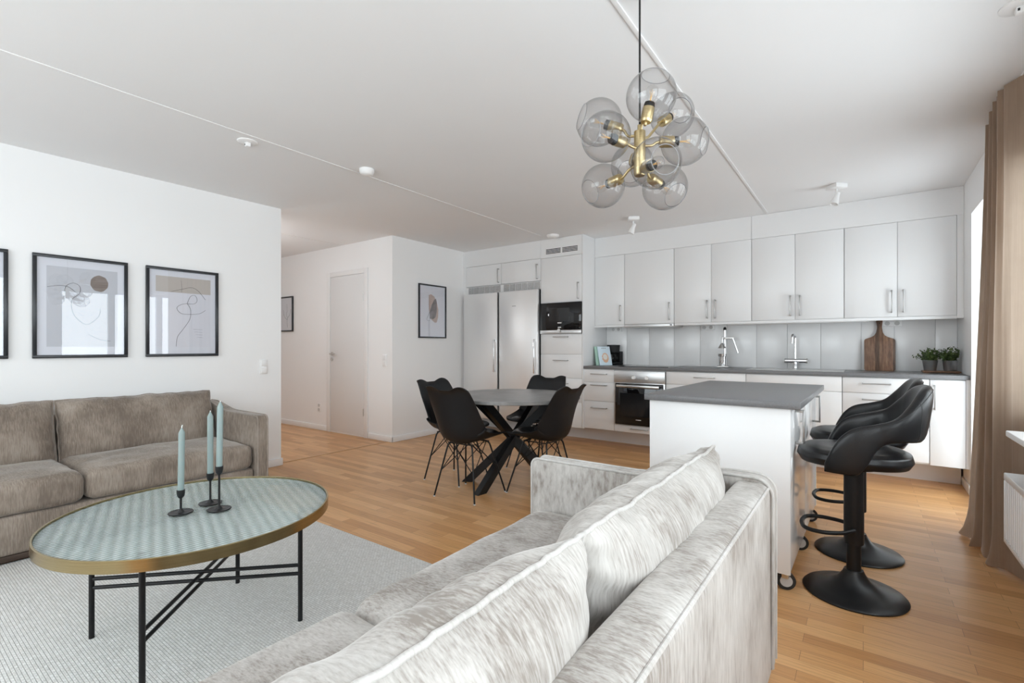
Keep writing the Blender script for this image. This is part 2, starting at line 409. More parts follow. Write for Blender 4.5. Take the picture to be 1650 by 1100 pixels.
box(bm, REAR[0], REAR[1], YR-.28, YR, 0, REAR[2]); box(bm, REAR[0], REAR[1], YR-.28, YR, REAR[3], H)
struct('wall_back', bm, 'wall')
# windows
def window(n, y0, y1, z0, z1, mull):
    bm = B(); f = .05; x0, x1 = XW+.16, XW+.23
    box(bm, x0, x1, y0, y0+f, z0, z1, .006); box(bm, x0, x1, y1-f, y1, z0, z1, .006)
    box(bm, x0, x1, y0+f, y1-f, z0, z0+f, .006); box(bm, x0, x1, y0+f, y1-f, z1-f, z1, .006)
    for ym in mull: box(bm, x0, x1, ym-.045, ym+.045, z0+f, z1-f, .006)
    o = struct('window_%d' % n, bm, 'trim')
    obj('window_pane', quick(box, XW+.19, XW+.196, y0+f, y1-f, z0+f, z1-f), 'pane', o)
window(1, *OPEN[0], []); window(2, *OPEN[1], [2.59, 3.26]); window(3, *OPEN[2], [.3])
bm = B(); x0, x1, z0, z1 = REAR; y0, y1 = YR-.23, YR-.16  # frame of the unseen rear window, added to let in daylight
for a, b_ in ((x0, x0+.05), (x1-.05, x1), ((x0+x1)/2-.04, (x0+x1)/2+.04)): box(bm, a, b_, y0, y1, z0, z1, .006)
box(bm, x0, x1, y0, y1, z0, z0+.05, .006); box(bm, x0, x1, y0, y1, z1-.05, z1, .006)
o = struct('window_4', bm, 'trim'); obj('window_pane', quick(box, x0+.05, x1-.05, YR-.2, YR-.194, z0+.05, z1-.05), 'pane', o)
# unseen balcony; roof and side wall added to cut daylight at the door
bm = B(); box(bm, XW+.28, XW+1.9, 3.6, 5.9, -.25, -.02); struct('floor_balcony', bm, 'ceiling')
bm = B(); box(bm, XW+.28, XW+1.9, 3.6, 5.9, 2.42, 2.6); struct('ceiling_added_shade', bm, 'ceiling')
bm = B(); box(bm, XW+.28, XW+1.9, 5.9, 6.0, -.25, 2.6); struct('wall_added_shade', bm, 'wall')
# baseboards
struct('baseboard_left', quick(box, XL, XL+.014, YR, 2.521, 0, .07, .004), 'trim')
struct('baseboard_hall', quick(box, -8, -5.95, YH-.014, YH, 0, .07, .004), 'trim')
struct('baseboard_hall_right', quick(box, -5.055, XL+.014, YH-.014, YH, 0, .07, .004), 'trim')
struct('baseboard_column', quick(box, XL, XL+.014, YH-.014, YC+.02, 0, .07, .004), 'trim')
struct('baseboard_right', quick(box, XW-.014, XW, 5.142, 5.5, 0, .07, .004), 'trim')
struct('baseboard_right_near', quick(box, XW-.014, XW, YR, 3.848, 0, .07, .004), 'trim')
struct('trim_1', quick(box, XL-.10, XL-.06, 2.508, YH-.016, 0, .004, .0015), 'oaktrim')
# ceiling joint battens
struct('trim_2', quick(box, -3.172, -3.155, YR, 5.02, H-.004, H, .0015), 'trim')
struct('trim_3', quick(box, -.792, -.772, YR, 5.478, H-.008, H, .002), 'trim')
struct('trim_4', quick(box, -5.60, -5.585, 1.2, YH-.01, H-.004, H, .0015), 'trim')
# hall door
dx0, dx1, dz = -5.855, -5.135, 2.085
bm = B()
box(bm, -5.935, dx0-.004, YH-.02, YH+.001, 0, dz+.07, .005); box(bm, dx1+.004, -5.06, YH-.02, YH+.001, 0, dz+.07, .005)
box(bm, dx0-.004, dx1+.004, YH-.02, YH+.001, dz+.006, dz+.07, .005)
struct('trim_5', bm, 'trim')
d = struct('door_1', quick(box, dx0, dx1, YH-.012, YH+.02, .022, dz, .003), 'doorpaint')
bm = B(); cyl(bm, (-5.815, YH-.012, 1.06), (-5.815, YH-.018, 1.06), .025); cyl(bm, (-5.815, YH-.014, 1.06), (-5.815, YH-.055, 1.06), .009)
tube(bm, arc([(-5.815, YH-.05, 1.06), (-5.80, YH-.058, 1.06), (-5.70, YH-.058, 1.06)], 4, .012), .009)
cyl(bm, (-5.815, YH-.012, .985), (-5.815, YH-.022, .985), .024)
obj('door_handle', bm, 'steel', d)
bm = B()
for z in (.32, 1.78): cyl(bm, (dx1-.002, YH-.02, z-.045), (dx1-.002, YH-.02, z+.045), .006, n=10)
obj('hinge', bm, 'steel', d)

# small wall fittings
def plate(name, label, cat, loc, axis, w_, h_, kind, group=None):
    rz = {'y': 0, 'x': R(90)}[axis]
    o = thing(name, label, cat, loc, rz, group)
    obj('cover_plate', quick(box, -w_/2, w_/2, -.010, 0, -h_/2, h_/2, .004), 'white_plastic', o)
    if kind == 'switch':
        for s in (-1, 1):
            obj('rocker', quick(box, -w_*.36, w_*.36, -.016, -.009, s*h_*.25-h_*.2, s*h_*.25+h_*.2, .003), 'white_plastic', o)
    else:
        for s in (-1, 1):
            bm = B(); p = (s*w_*.25, -.011, 0) if w_ > h_ else (0, -.011, s*h_*.25)
            cyl(bm, p, (p[0], -.006, p[2]), min(w_, h_)*.28, n=20)
            for q in (-1, 1): cyl(bm, (p[0]+q*.006, -.0125, p[2]), (p[0]+q*.006, -.009, p[2]), .0028, n=8)
            ob = obj('socket_hole', bm, 'socketgrey', o)
    return o
plate('light_switch', 'white double light switch on the left wall near the sofa end', 'light switch', (XL, 2.335, .966), 'x', .075, .135, 'switch')
plate('light_switch', 'white light switch on the grey hall wall right of the door', 'light switch', (-4.74, YH, .985), 'y', .08, .15, 'switch')
plate('wall_socket', 'white wall socket low on the hall wall left of the door', 'socket', (-6.13, YH, .31), 'y', .08, .12, 'socket')

# ---------------------------------------------------------------- ceiling fittings
def smoke(label, loc, r, h, name='smoke_detector', cat='smoke detector'):
    o = thing(name, label, cat, loc)
    obj('housing', quick(lathe, [(0, 0), (r, 0), (r, -h*.35), (r*.86, -h*.8), (r*.6, -h), (0, -h)]), 'white_plastic', o)
    obj('grille_ring', quick(lathe, [(r*.87, -h*.5), (r*.93, -h*.45), (r*.93, -h*.62), (r*.83, -h*.75)]), 'white_plastic', o)
smoke('white smoke detector on the ceiling batten above the open floor', (-3.05, 2.33, H), .055, .045)
smoke('white round valve on the ceiling edge above the ventilation grille', (-3.03, 5.02, H), .075, .035, 'ceiling_valve', 'ceiling valve')
def rosette(label, loc):
    o = thing('ceiling_outlet', label, 'lamp outlet', loc)
    obj('cover_disc', quick(lathe, [(0, 0), (.062, 0), (.062, -.004), (.055, -.009), (0, -.010)]), 'white_plastic', o)
    bm = B(); box(bm, -.014, .018, -.014, .014, -.034, -.008, .005); obj('plug', bm, 'white_plastic', o)
    obj('plug_slot', quick(box, -.009, -.002, -.0155, -.0135, -.026, -.016), 'slot', o)
rosette('white ceiling lamp outlet beside the batten above the left sofa', (-3.27, 1.555, H))
rosette('white ceiling lamp outlet at the top right corner near the curtain', (.50, 2.72, H))
def spot(label, loc, rz):
    o = thing('ceiling_spotlight', label, 'spotlight', loc, rz, None)
    obj('mount', quick(box, -.055, .055, -.055, .055, -.035, 0, .005), 'white_plastic', o)
    obj('stem', quick(cyl, (0, 0, -.03), (0, 0, -.075), .008, n=12), 'white_plastic', o)
    bm = B(); mt = Matrix.Translation((0, 0, -.10)) @ Matrix.Rotation(R(22), 4, 'Y')
    lathe(bm, [(0, .035), (.018, .035), (.02, .0), (.03, -.045), (.033, -.07), (.029, -.07), (.024, -.045), (0, -.042)], n=28, mtx=mt)
    obj('lamp_head', bm, 'white_plastic', o)
    bm = B(); lathe(bm, [(0, -.060), (.022, -.060), (.018, -.045)], n=20, mtx=mt); obj('bulb', bm, 'light_print', o)
spot('white ceiling spotlight above the hood end of the kitchen', (-1.94, 4.83, H), .5)
spot('white ceiling spotlight above the sink end of the kitchen', (-.18, 4.84, H), .8)

# unseen lamp added to brighten the hall and the far ceiling
o = thing('added_hall_lamp', 'unseen round white fill lamp added in the hall behind the left wall', 'pendant lamp', (-5.75, 2.35, 1.95))
obj('cord', quick(cyl, (0, 0, .12), (0, 0, H-1.97), .004, n=10), 'white_plastic', o)
obj('ceiling_cup', quick(lathe, [(0, H-1.951), (.05, H-1.951), (.05, H-1.97), (.03, H-1.98), (0, H-1.98)]), 'white_plastic', o)
obj('lamp_shade', quick(lathe, [(.14*math.sin(R(a)), .14*math.cos(R(a))) for a in range(0, 181, 9)]), 'added_lampglow', o)

# ---------------------------------------------------------------- kitchen
def dhandle(bm, p, length, vert, out=.032, r=.0055):
    x, y, z = p; L = length/2
    if vert:
        box(bm, x-r, x+r, y-out-.008, y-out, z-L, z+L, .002)
        for s in (-1, 1): box(bm, x-r, x+r, y-out, y+.0, z+s*(L-r)-r, z+s*(L-r)+r, .001)
    else:
        box(bm, x-L, x+L, y-out-.008, y-out, z-r, z+r, .002)
        for s in (-1, 1): box(bm, x+s*(L-r)-r, x+s*(L-r)+r, y-out, y+.0, z-r, z+r, .001)
def cabinet(name, label, x0, x1, yf, yb, z0, z1, fronts, group=None, cat='cabinet'):
    """fronts: (kind, x0, x1, z0, z1, handle) handle = None | (hx, hz, len, vertical)"""
    o = thing(name, label, cat, ((x0+x1)/2, yf, z0), 0, group); ox, oz = (x0+x1)/2, z0
    obj('carcass', quick(box, x0-ox+.0005, x1-ox-.0005, .021, yb-yf, 0, z1-oz), 'cab', o)
    for kind, a, b_, c, d_, hd in fronts:
        f = obj(kind, quick(box, a-ox+.0015, b_-ox-.0015, 0, .02, c-oz+.0015, d_-oz-.0015, .0015), 'cab', o)
        if hd:
            bm = B(); dhandle(bm, (hd[0]-ox, 0, hd[1]-oz), hd[2], hd[3]); obj('handle', bm, 'handle', f)
    return o
UB, UT = 1.42, 2.26
G1 = 'wall cabinets over the worktop'
hz = 1.558
cabinet('wall_cabinet', 'narrow single-door white wall cabinet between the tall unit and the hood', -2.703, -2.314, YU, YB-.01, UB, UT, [('door', -2.703, -2.314, UB, UT, (-2.36, hz, .19, True))])
cabinet('wall_cabinet', 'wide single-door white wall cabinet above the steel hood strip', -2.312, -1.724, YU, YB-.01, UB, UT, [('door', -2.312, -1.724, UB, UT, (-1.773, hz, .2, True))])
def pair(label, a, m_, b_): cabinet('wall_cabinet', label, a, b_, YU, YB-.01, UB, UT, [('door', a, m_, UB, UT, (m_-.04, hz, .2, True)), ('door', m_, b_, UB, UT, (m_+.04, hz, .2, True))])
pair('two-door white wall cabinet right of the hood, above the juicer', -1.722, -1.325, -.931)
pair('two-door white wall cabinet above the tap and sink', -.929, -.542, -.146)
pair('two-door white wall cabinet above the wooden cutting board, last on the right', -.144, .245, .636)
tag(obj('filler_strip', quick(box, .637, .679, YU+.002, YU+.022, 1.395, UT), 'cab'), 'white filler strip between the last wall cabinet and window wall', 'filler strip')
bm = B(); box(bm, -2.702, -.932, YU+.001, YB-.01, UT+.001, H-.002); a = obj('soffit_panel', bm, 'cab'); tag(a, 'white soffit panel over the hood half of the wall cabinets', 'soffit panel')
bm = B(); box(bm, -.929, .679, YU+.001, YB-.01, UT+.001, H-.002); a = obj('soffit_panel', bm, 'cab'); tag(a, 'white soffit panel over the sink half of the wall cabinets', 'soffit panel')
tag(obj('light_pelmet', quick(box, -2.703, -2.316, YU+.003, YU+.02, 1.392, UB-.001, .001), 'cab'), 'short white pelmet strip under the narrow wall cabinet', 'pelmet')
tag(obj('light_pelmet', quick(box, -1.72, .636, YU+.003, YU+.02, 1.392, UB-.001, .001), 'cab'), 'long white pelmet strip under the wall cabinets right of the hood', 'pelmet')
o = thing('cooker_hood', 'slim steel extractor hood strip under the wide wall cabinet', 'cooker hood', (-2.018, YU, 1.385))
obj('body', quick(box, -.293, .293, .012, .33, 0, .034, .002), 'steel', o)
obj('front_strip', quick(box, -.293, .293, -.004, .012, 0, .034, .001), 'brushed', o)
obj('switch', quick(box, .25, .275, -.007, -.004, .012, .022), 'black_plastic', o)
o = thing('strip_light', 'slim white strip light under the wall cabinets above the sink', 'strip light', (-.56, YU+.10, 1.385))
obj('housing', quick(box, -.59, .59, -.03, .03, 0, .025, .004), 'white_plastic', o); obj('end_cap', quick(box, .59, .60, -.03, .03, 0, .025, .003), 'white_plastic', o)
# backsplash of upright panels
SX = [-2.703, -2.424, -2.134, -1.83, -1.53, -1.238, -.939, -.647, -.349, -.015, .237, .53, .679]
for i, (a, b_) in enumerate(zip(SX, SX[1:])):
    where = ['left of the coffee maker', 'behind the coffee maker side of hob', 'behind the left of the hob', 'behind the right of the hob', 'just left of the juicer', 'right of the juicer', 'between juicer and tap', 'behind the tap', 'right of the tap', 'behind the cutting board', 'between cutting board and plants', 'behind the plants at the corner'][i]
    tag(obj('backsplash_panel', quick(box, a+.0012, b_-.0012, YB-.018, YB-.001, .928, 1.42, .001), 'splash'), 'glossy pale backsplash panel '+where, 'backsplash panel', 'upright backsplash panels')
def under_socket(label, x):
    o = thing('wall_socket', label, 'socket', (x, YB-.018, 1.375))
    obj('cover_plate', quick(box, -.075, .075, -.030, 0, -.028, .028, .004), 'white_plastic', o)
    for s in (-1, 1): obj('socket_hole', quick(cyl, (s*.036, -.0315, 0), (s*.036, -.028, 0), .02, n=20), 'socketgrey', o)
under_socket('double socket under the narrow wall cabinet above the coffee maker', -2.56)
under_socket('double socket under the wall cabinets above the juicer', -1.44)
under_socket('double socket under the wall cabinets beside the cutting board handle', .22)
# base units
YF = 5.19; BB, BT = .19, .893
def hd(x, z, l=.2, v=False): return (x, z, l, v)
cabinet('base_cabinet', 'narrow three-drawer white base cabinet left of the oven', -2.703, -2.313, YF, YB-.03, BB, BT,
        [('drawer', -2.703, -2.313, .738, .888, hd(-2.50, .837)), ('drawer', -2.703, -2.313, .517, .738, hd(-2.50, .707)), ('drawer', -2.703, -2.313, BB, .517, hd(-2.50, .44))])
o = cabinet('oven_cabinet', 'white base cabinet housing the built-in oven with a shallow drawer', -2.311, -1.719, YF, YB-.03, BB, BT, [('drawer', -2.311, -1.719, BB, .272, hd(-2.01, .237))])
o = thing('oven', 'built-in steel oven with black glass door and two knobs', 'oven', (-2.015, YF-.012, .276))
obj('frame', quick(box, -.292, .292, .001, .028, 0, .606, .002), 'brushed', o)
obj('control_panel', quick(box, -.293, .293, -.008, .001, .475, .606, .002), 'brushed', o)
f = obj('door', quick(box, -.275, .275, -.018, .001, .004, .468, .003), 'black_glass', o)
obj('window', quick(box, -.215, .215, -.0195, -.018, .10, .36), 'dark_glass', f)
bm = B(); box(bm, -.245, .245, -.062, -.048, .425, .452, .004); 
for s in (-1, 1): box(bm, s*.225-.008, s*.225+.008, -.05, -.017, .43, .448)
obj('handle', bm, 'steel', f)
obj('maker_mark', quick(box, -.03, .03, -.0193, -.018, .062, .069), 'light_print', f)
for x in (-.055, .095): obj('knob', quick(cyl, (x, -.008, .535), (x, -.032, .535), .021, .018), 'white_plastic', o)
cabinet('base_cabinet', 'white base cabinet right of the oven with one wide top drawer', -1.717, -.932, YF, YB-.03, BB, BT,
        [('drawer', -1.717, -.932, .755, .888, hd(-1.32, .838)), ('door', -1.717, -1.325, BB, .755, hd(-1.365, .62, .2, True)), ('door', -1.325, -.932, BB, .755, hd(-1.285, .62, .2, True))])
cabinet('base_cabinet', 'white sink base cabinet with a plain top front under the tap', -.930, -.152, YF, YB-.03, BB, BT,
        [('front_panel', -.930, -.152, .755, .888, None), ('door', -.930, -.541, BB, .755, hd(-.58, .62, .2, True)), ('door', -.541, -.152, BB, .755, hd(-.50, .62, .2, True))])
cabinet('base_cabinet', 'white drawer base cabinet below the wooden cutting board', -.150, .437, YF, YB-.03, BB, BT,
        [('drawer', -.150, .437, .755, .888, hd(.09, .838)), ('drawer', -.150, .437, .47, .755, hd(.09, .70)), ('drawer', -.150, .437, .205, .47, hd(.09, .42))])
cabinet('base_cabinet', 'narrow white end base cabinet with upright handle by the window', .439, .655, YF, YB-.03, BB, BT, [('door', .439, .655, BB, .888, hd(.468, .745, .2, True))])
tag(obj('filler_strip', quick(box, .656, .679, YF+.001, YF+.03, .19, .893), 'cab'), 'white filler strip between the end base cabinet and window wall', 'filler strip')
tag(obj('plinth', quick(box, -4.60, .664, 5.50, 5.52, 0, .178), 'cab'), 'long recessed white plinth along the foot of the kitchen', 'plinth')
tag(obj('worktop', quick(box, -2.702, .679, YF-.016, YB-.02, .894, .927, .002), 'counter'), 'long graphite grey worktop along the kitchen wall', 'worktop')
o = thing('hob', 'black glass hob set in the worktop above the oven', 'hob', (-2.0, 5.50, .927))
obj('glass_plate', quick(box, -.29, .29, -.255, .255, 0, .005, .002), 'black_glass', o)
obj('edge_trim', quick(box, .29, .297, -.255, .255, 0, .006, .001), 'steel', o)
for x, y, r in ((-.14, -.12, .09), (.14, -.12, .075), (-.14, .12, .075), (.14, .12, .09)):
    obj('cooking_zone', quick(lathe, [(r-.002, .0052), (r, .0055), (r+.002, .0052)], (x, y, 0)), 'grey_print', o)
# sink and tap
o = thing('sink', 'steel sink let into the grey worktop in front of the tap', 'sink', (-.54, 5.46, .927))
bm = B(); 
for a in ((-.40, .40, -.21, -.19), (-.40, .40, .19, .21), (-.40, -.38, -.19, .19), (.38, .40, -.19, .19), (-.02, .02, -.19, .19)): box(bm, a[0], a[1], a[2], a[3], 0, .005, .002)
obj('rim', bm, 'steel', o); obj('basin', quick(box, -.38, .38, -.19, .19, .0, .0015), 'brushed', o)
for x in (-.2, .2): obj('drain', quick(lathe, [(0, .003), (.035, .004), (.04, .0015)], (x, 0, 0)), 'chrome', o)
o = thing('kitchen_tap', 'tall chrome mixer tap with a crook spout behind the sink', 'tap', (-.565, 5.735, .927))
bm = B(); lathe(bm, [(0, 0), (.03, 0), (.03, .006), (.02, .012), (.018, .05), (.02, .055)]); obj('base', bm, 'chrome', o)
bm = B(); cyl(bm, (-.085, -.0, .085), (.095, 0, .085), .022); cyl(bm, (0, 0, .05), (0, 0, .085), .019); obj('mixer_body', bm, 'chrome', o)
for s, x in ((-1, -.085), (1, .095)): obj('lever_knob', quick(cyl, (x, 0, .085), (x+s*.012, 0, .085), .024), 'steel', o)
bm = B(); tube(bm, arc([(0, 0, .10), (0, 0, .345), (-.02, -.075, .355), (-.022, -.085, .26)], 8, .045), .011, 14); obj('spout', bm, 'chrome', o)
# tall units
cabinet('tall_cabinet', 'tall white cabinet with microwave niche and four drawers', -3.304, -2.72, YC, YB-.01, .18, 2.265,
        [('door', -3.304, -2.72, 1.700, 2.265, hd(-2.765, 1.83, .2, True)), ('drawer', -3.304, -2.72, 1.062, 1.311, hd(-3.005, 1.277)), ('drawer', -3.304, -2.72, .773, 1.062, hd(-3.005, .988)),
         ('drawer', -3.304, -2.72, .484, .773, hd(-3.005, .707)), ('drawer', -3.304, -2.72, .18, .484, hd(-3.005, .42))])
tag(obj('end_panel', quick(box, -2.718, -2.704, YC-.001, YB-.005, .18, H-.001, .001), 'cab'), 'tall white end panel closing the right side of tall cabinet', 'end panel')
o = thing('microwave_oven', 'built-in black microwave oven with a steel bottom strip', 'microwave', (-3.012, YC-.008, 1.314))
obj('body', quick(box, -.29, .29, .001, .026, 0, .382, .001), 'black_plastic', o)
f = obj('door', quick(box, -.29, .29, -.009, .001, .048, .382, .002), 'black_glass', o)
obj('window', quick(box, -.16, .13, -.0098, -.009, .155, .315), 'dark_glass', f)
obj('maker_mark', quick(box, -.035, .02, -.0104, -.009, .128, .140), 'light_print', f)
obj('clock_display', quick(box, -.03, .015, -.0104, -.009, .072, .085), 'light_print', f)
obj('bottom_strip', quick(box, -.29, .29, -.009, .001, .0, .045, .001), 'brushed', o)
obj('knob', quick(cyl, (-.008, -.009, .04), (-.008, -.028, .04), .022), 'steel', o)
bm = B(); box(bm, -3.304, -2.72, YC+.001, YB-.01, 2.267, H-.002); o = obj('ventilation_panel', bm, 'cab'); tag(o, 'white panel with two dark grilles above the tall cabinet', 'ventilation panel')
for a, b_ in ((-3.225, -3.01), (-2.99, -2.775)):
    g = obj('grille', quick(box, a, b_, YC-.002, YC+.002, 2.308, 2.375), 'white_plastic', o)
    for k in range(4):
        z = 2.313+k*.0165; obj('grille_slot', quick(box, a+.002, b_-.002, YC-.0035, YC-.0015, z, z+.0095), 'slot', g)
def fridge(label, x0, x1, hx, logo):
    cx = (x0+x1)/2; o = thing('refrigerator', label, 'refrigerator', (cx, YC-.035, .18))
    obj('body', quick(box, x0-cx+.004, x1-cx-.004, .036, .60, -.0, 1.70), 'black_plastic', o)
    f = obj('door', quick(box, x0-cx+.004, x1-cx-.004, -.02, .03, 0, 1.70, .006), 'fridge', o)
    bm = B(); L = .2; z = 1.035-.18
    for zz_ in (-L, L): box(bm, hx-cx-.008, hx-cx+.008, -.062, -.02, z+zz_-.016, z+zz_+.016, .003)
    box(bm, hx-cx-.008, hx-cx+.008, -.072, -.055, z-L-.016, z+L+.016, .004)
    obj('handle', bm, 'chrome', f)
    if logo: obj('maker_mark', quick(box, -.09, -.03, -.0212, -.0195, 1.50, 1.507), 'grey_print', f)
    return o
fridge('steel refrigerator, left of the two, next to the column wall', -4.548, -3.955, -3.985, False)
fridge('steel refrigerator, right of the two, next to the tall cabinet', -3.93, -3.312, -3.345, True)
def vent_grille(label, x0, x1):
    o = thing('fridge_grille', label, 'vent grille', ((x0+x1)/2, YC-.004, 1.887)); W = x1-x0
    obj('frame', quick(box, -W/2, W/2, .006, .02, 0, .10), 'cab', o)
    for k in range(6):
        obj('mesh_panel', quick(box, -W/2+.04+(W-.045)*k/6+.006, -W/2+.04+(W-.045)*(k+1)/6-.006, 0, .006, .004, .092), 'mesh_metal', o)
vent_grille('grey mesh vent grille above the left refrigerator', -4.55, -3.934)
vent_grille('grey mesh vent grille above the right refrigerator', -3.932, -3.307)
cabinet('top_cabinet', 'small white cabinet above the left refrigerator', -4.55, -3.933, YC, YB-.01, 1.992, 2.272, [('door', -4.55, -3.933, 1.992, 2.272, hd(-3.968, 2.108, .19, True))])
cabinet('top_cabinet', 'small white cabinet above the right refrigerator', -3.931, -3.306, YC, YB-.01, 1.992, 2.272, [('door', -3.931, -3.306, 1.992, 2.272, hd(-3.35, 2.108, .19, True))])
bm = B(); box(bm, -4.604, -3.306, YC+.001, YB-.01, 2.274, H-.002); tag(obj('soffit_panel', bm, 'cab'), 'white soffit panel above the refrigerators', 'soffit panel')
tag(obj('filler_strip', quick(box, -4.604, -4.552, YC+.002, YC+.022, .02, 2.273), 'cab'), 'white filler strip left of the refrigerators at the column wall', 'filler strip')

# ---------------------------------------------------------------- things on the worktop
ZW = .9275
o = thing('coffee_maker', 'small black drip coffee maker with glass jug beside the books', 'coffee maker', (-2.55, 5.715, ZW), R(-20))
obj('base', quick(box, -.075, .075, -.10, .09, 0, .035, .012), 'black_plastic', o)
obj('tower', quick(box, -.07, .07, .03, .09, .03, .17, .01), 'black_plastic', o)
obj('filter_housing', quick(lathe, [(0, .15), (.066, .15), (.074, .155), (.082, .245), (.08, .25), (0, .252)], (0, -.01, 0)), 'black_plastic', o)
j = obj('jug', quick(lathe, [(0, .036), (.05, .036), (.062, .055), (.066, .08), (.058, .11), (.044, .13), (.046, .138)], (0, -.025, 0)), 'clear', o)
obj('jug_lid', quick(lathe, [(.046, .132), (.048, .142), (.03, .149), (0, .149)], (0, -.025, 0)), 'black_plastic', j)
bm = B(); tube(bm, arc([(.04, -.045, .13), (.085, -.07, .125), (.085, -.075, .07), (.062, -.05, .06)], 5, .03), .009); obj('jug_handle', bm, 'black_plastic', j)
def book(label, loc, rz, tilt, w_, h_, th, cover, extra=None):
    o = thing('cookbook', label, 'book', loc, rz)
    mt = Matrix.Rotation(R(tilt), 4, 'X')
    bm = B(); box(bm, -w_/2, w_/2, 0, .0025, 0, h_, .001, mtx=mt); box(bm, -w_/2, w_/2, th-.0025, th, 0, h_, .001, mtx=mt); box(bm, -w_/2, -w_/2+.003, .002, th-.002, 0, h_, .001, mtx=mt)
    obj('cover', bm, cover, o); obj('pages', quick(box, -w_/2+.004, w_/2-.004, .003, th-.003, .004, h_-.004, 0, mtx=mt), 'bookpage', o)
    if extra: extra(o, mt)
    return o
def photo_patch(o, mt):
    bm = B(); pts = [(.004+.045*math.cos(t_*math.pi/10)*(1+.1*math.sin(3*t_)), .095+.062*math.sin(t_*math.pi/10)) for t_ in range(20)]
    b = B(); b.faces.new([b.verts.new((x, -.0008, z)) for x, z in pts]); b.normal_update(); bmesh.ops.solidify(b, geom=b.faces[:], thickness=.0006); add(bm, b, mt); obj('cover_picture', bm, 'peach', o)
    bm = B(); b = B(); b.faces.new([b.verts.new((.002+.03*math.cos(t_*math.pi/8), -.0018, .105+.036*math.sin(t_*math.pi/8))) for t_ in range(16)]); b.normal_update(); bmesh.ops.solidify(b, geom=b.faces[:], thickness=.0006); add(bm, b, mt); obj('cover_picture', bm, 'bookpage', o)
    bm = B()
    for k in range(3): box(bm, -.03+k*.022, -.018+k*.022, -.0012, .0, .212, .222, 0, mtx=mt)
    obj('cover_title', bm, 'grey_print', o)
book('mint green book leaning behind the pale blue cookbook', (-2.597, 5.475, ZW+.001), R(58), -12, .16, .235, .018, 'greycut')
book('pale blue cookbook with a food picture leaning in front of the mint book', (-2.545, 5.475, ZW+.001), R(55), -17, .17, .24, .012, 'bookblue', photo_patch)
# juicer
o = thing('citrus_juicer', 'chrome lever citrus juicer left of the tap', 'juicer', (-1.24, 5.62, ZW), R(10))
obj('base', quick(box, -.06, .06, -.07, .09, 0, .02, .008), 'steel', o)
obj('cup', quick(lathe, [(0, .02), (.036, .02), (.04, .12), (.047, .125), (.05, .15), (.044, .15), (.0, .12)], (0, -.01, 0)), 'chrome', o)
obj('column', quick(cyl, (.02, .06, .02), (.02, .06, .42), .010), 'chrome', o)
obj('press_cone', quick(lathe, [(0, .27), (.012, .265), (.04, .215), (.042, .21), (.02, .212), (0, .215)], (-.005, -.005, 0)), 'steel', o)
bm = B(); box(bm, -.012, .11, .045, .075, .31, .335, .005); box(bm, -.012, .012, -.015, .06, .31, .335, .005); cyl(bm, (-.005, -.005, .26), (-.005, -.005, .32), .009); obj('arm', bm, 'steel', o)
bm = B(); tube(bm, [(.10, .05, .32), (.15, .045, .16)], .011); obj('lever', bm, 'chrome', o)
obj('knob', quick(lathe, [(0, .405), (.014, .41), (.017, .425), (.012, .44), (0, .444)], (.02, .06, 0)), 'black_plastic', o)
# cutting board leaning on the backsplash
o = thing('cutting_board', 'large walnut cutting board with a handle leaning on the backsplash', 'cutting board', (.125, 5.742, ZW), R(0))
ol = []
def rc(cx, cz, r, a0, a1, n=6): return [(cx+r*math.cos(R(a0+(a1-a0)*i/n)), cz+r*math.sin(R(a0+(a1-a0)*i/n))) for i in range(n+1)]
hw = .118
right = rc(hw-.02, .02, .02, -90, 0)+[(hw, .28)]+rc(hw-.022, .285, .022, 0, 70)+[(.062, .322), (.04, .338), (.026, .365), (.020, .40), (.0185, .42), (.022, .45), (.026, .475), (.022, .488), (.008, .492)]
ol = right+[(-x, z) for x, z in right[::-1]]
bm = B(); b = B(); prism(b, ol, 'y', 0, .022, .003, 2); add(bm, b, Matrix.Rotation(R(-6), 4, 'X')); obj('board', bm, 'walnut', o)
bm = B(); b = B(); tube(b, [(0, -.001, .455), (0, .023, .455)], .006, 10); add(bm, b, Matrix.Rotation(R(-6), 4, 'X')); obj('hanging_hole', bm, 'slot', o)
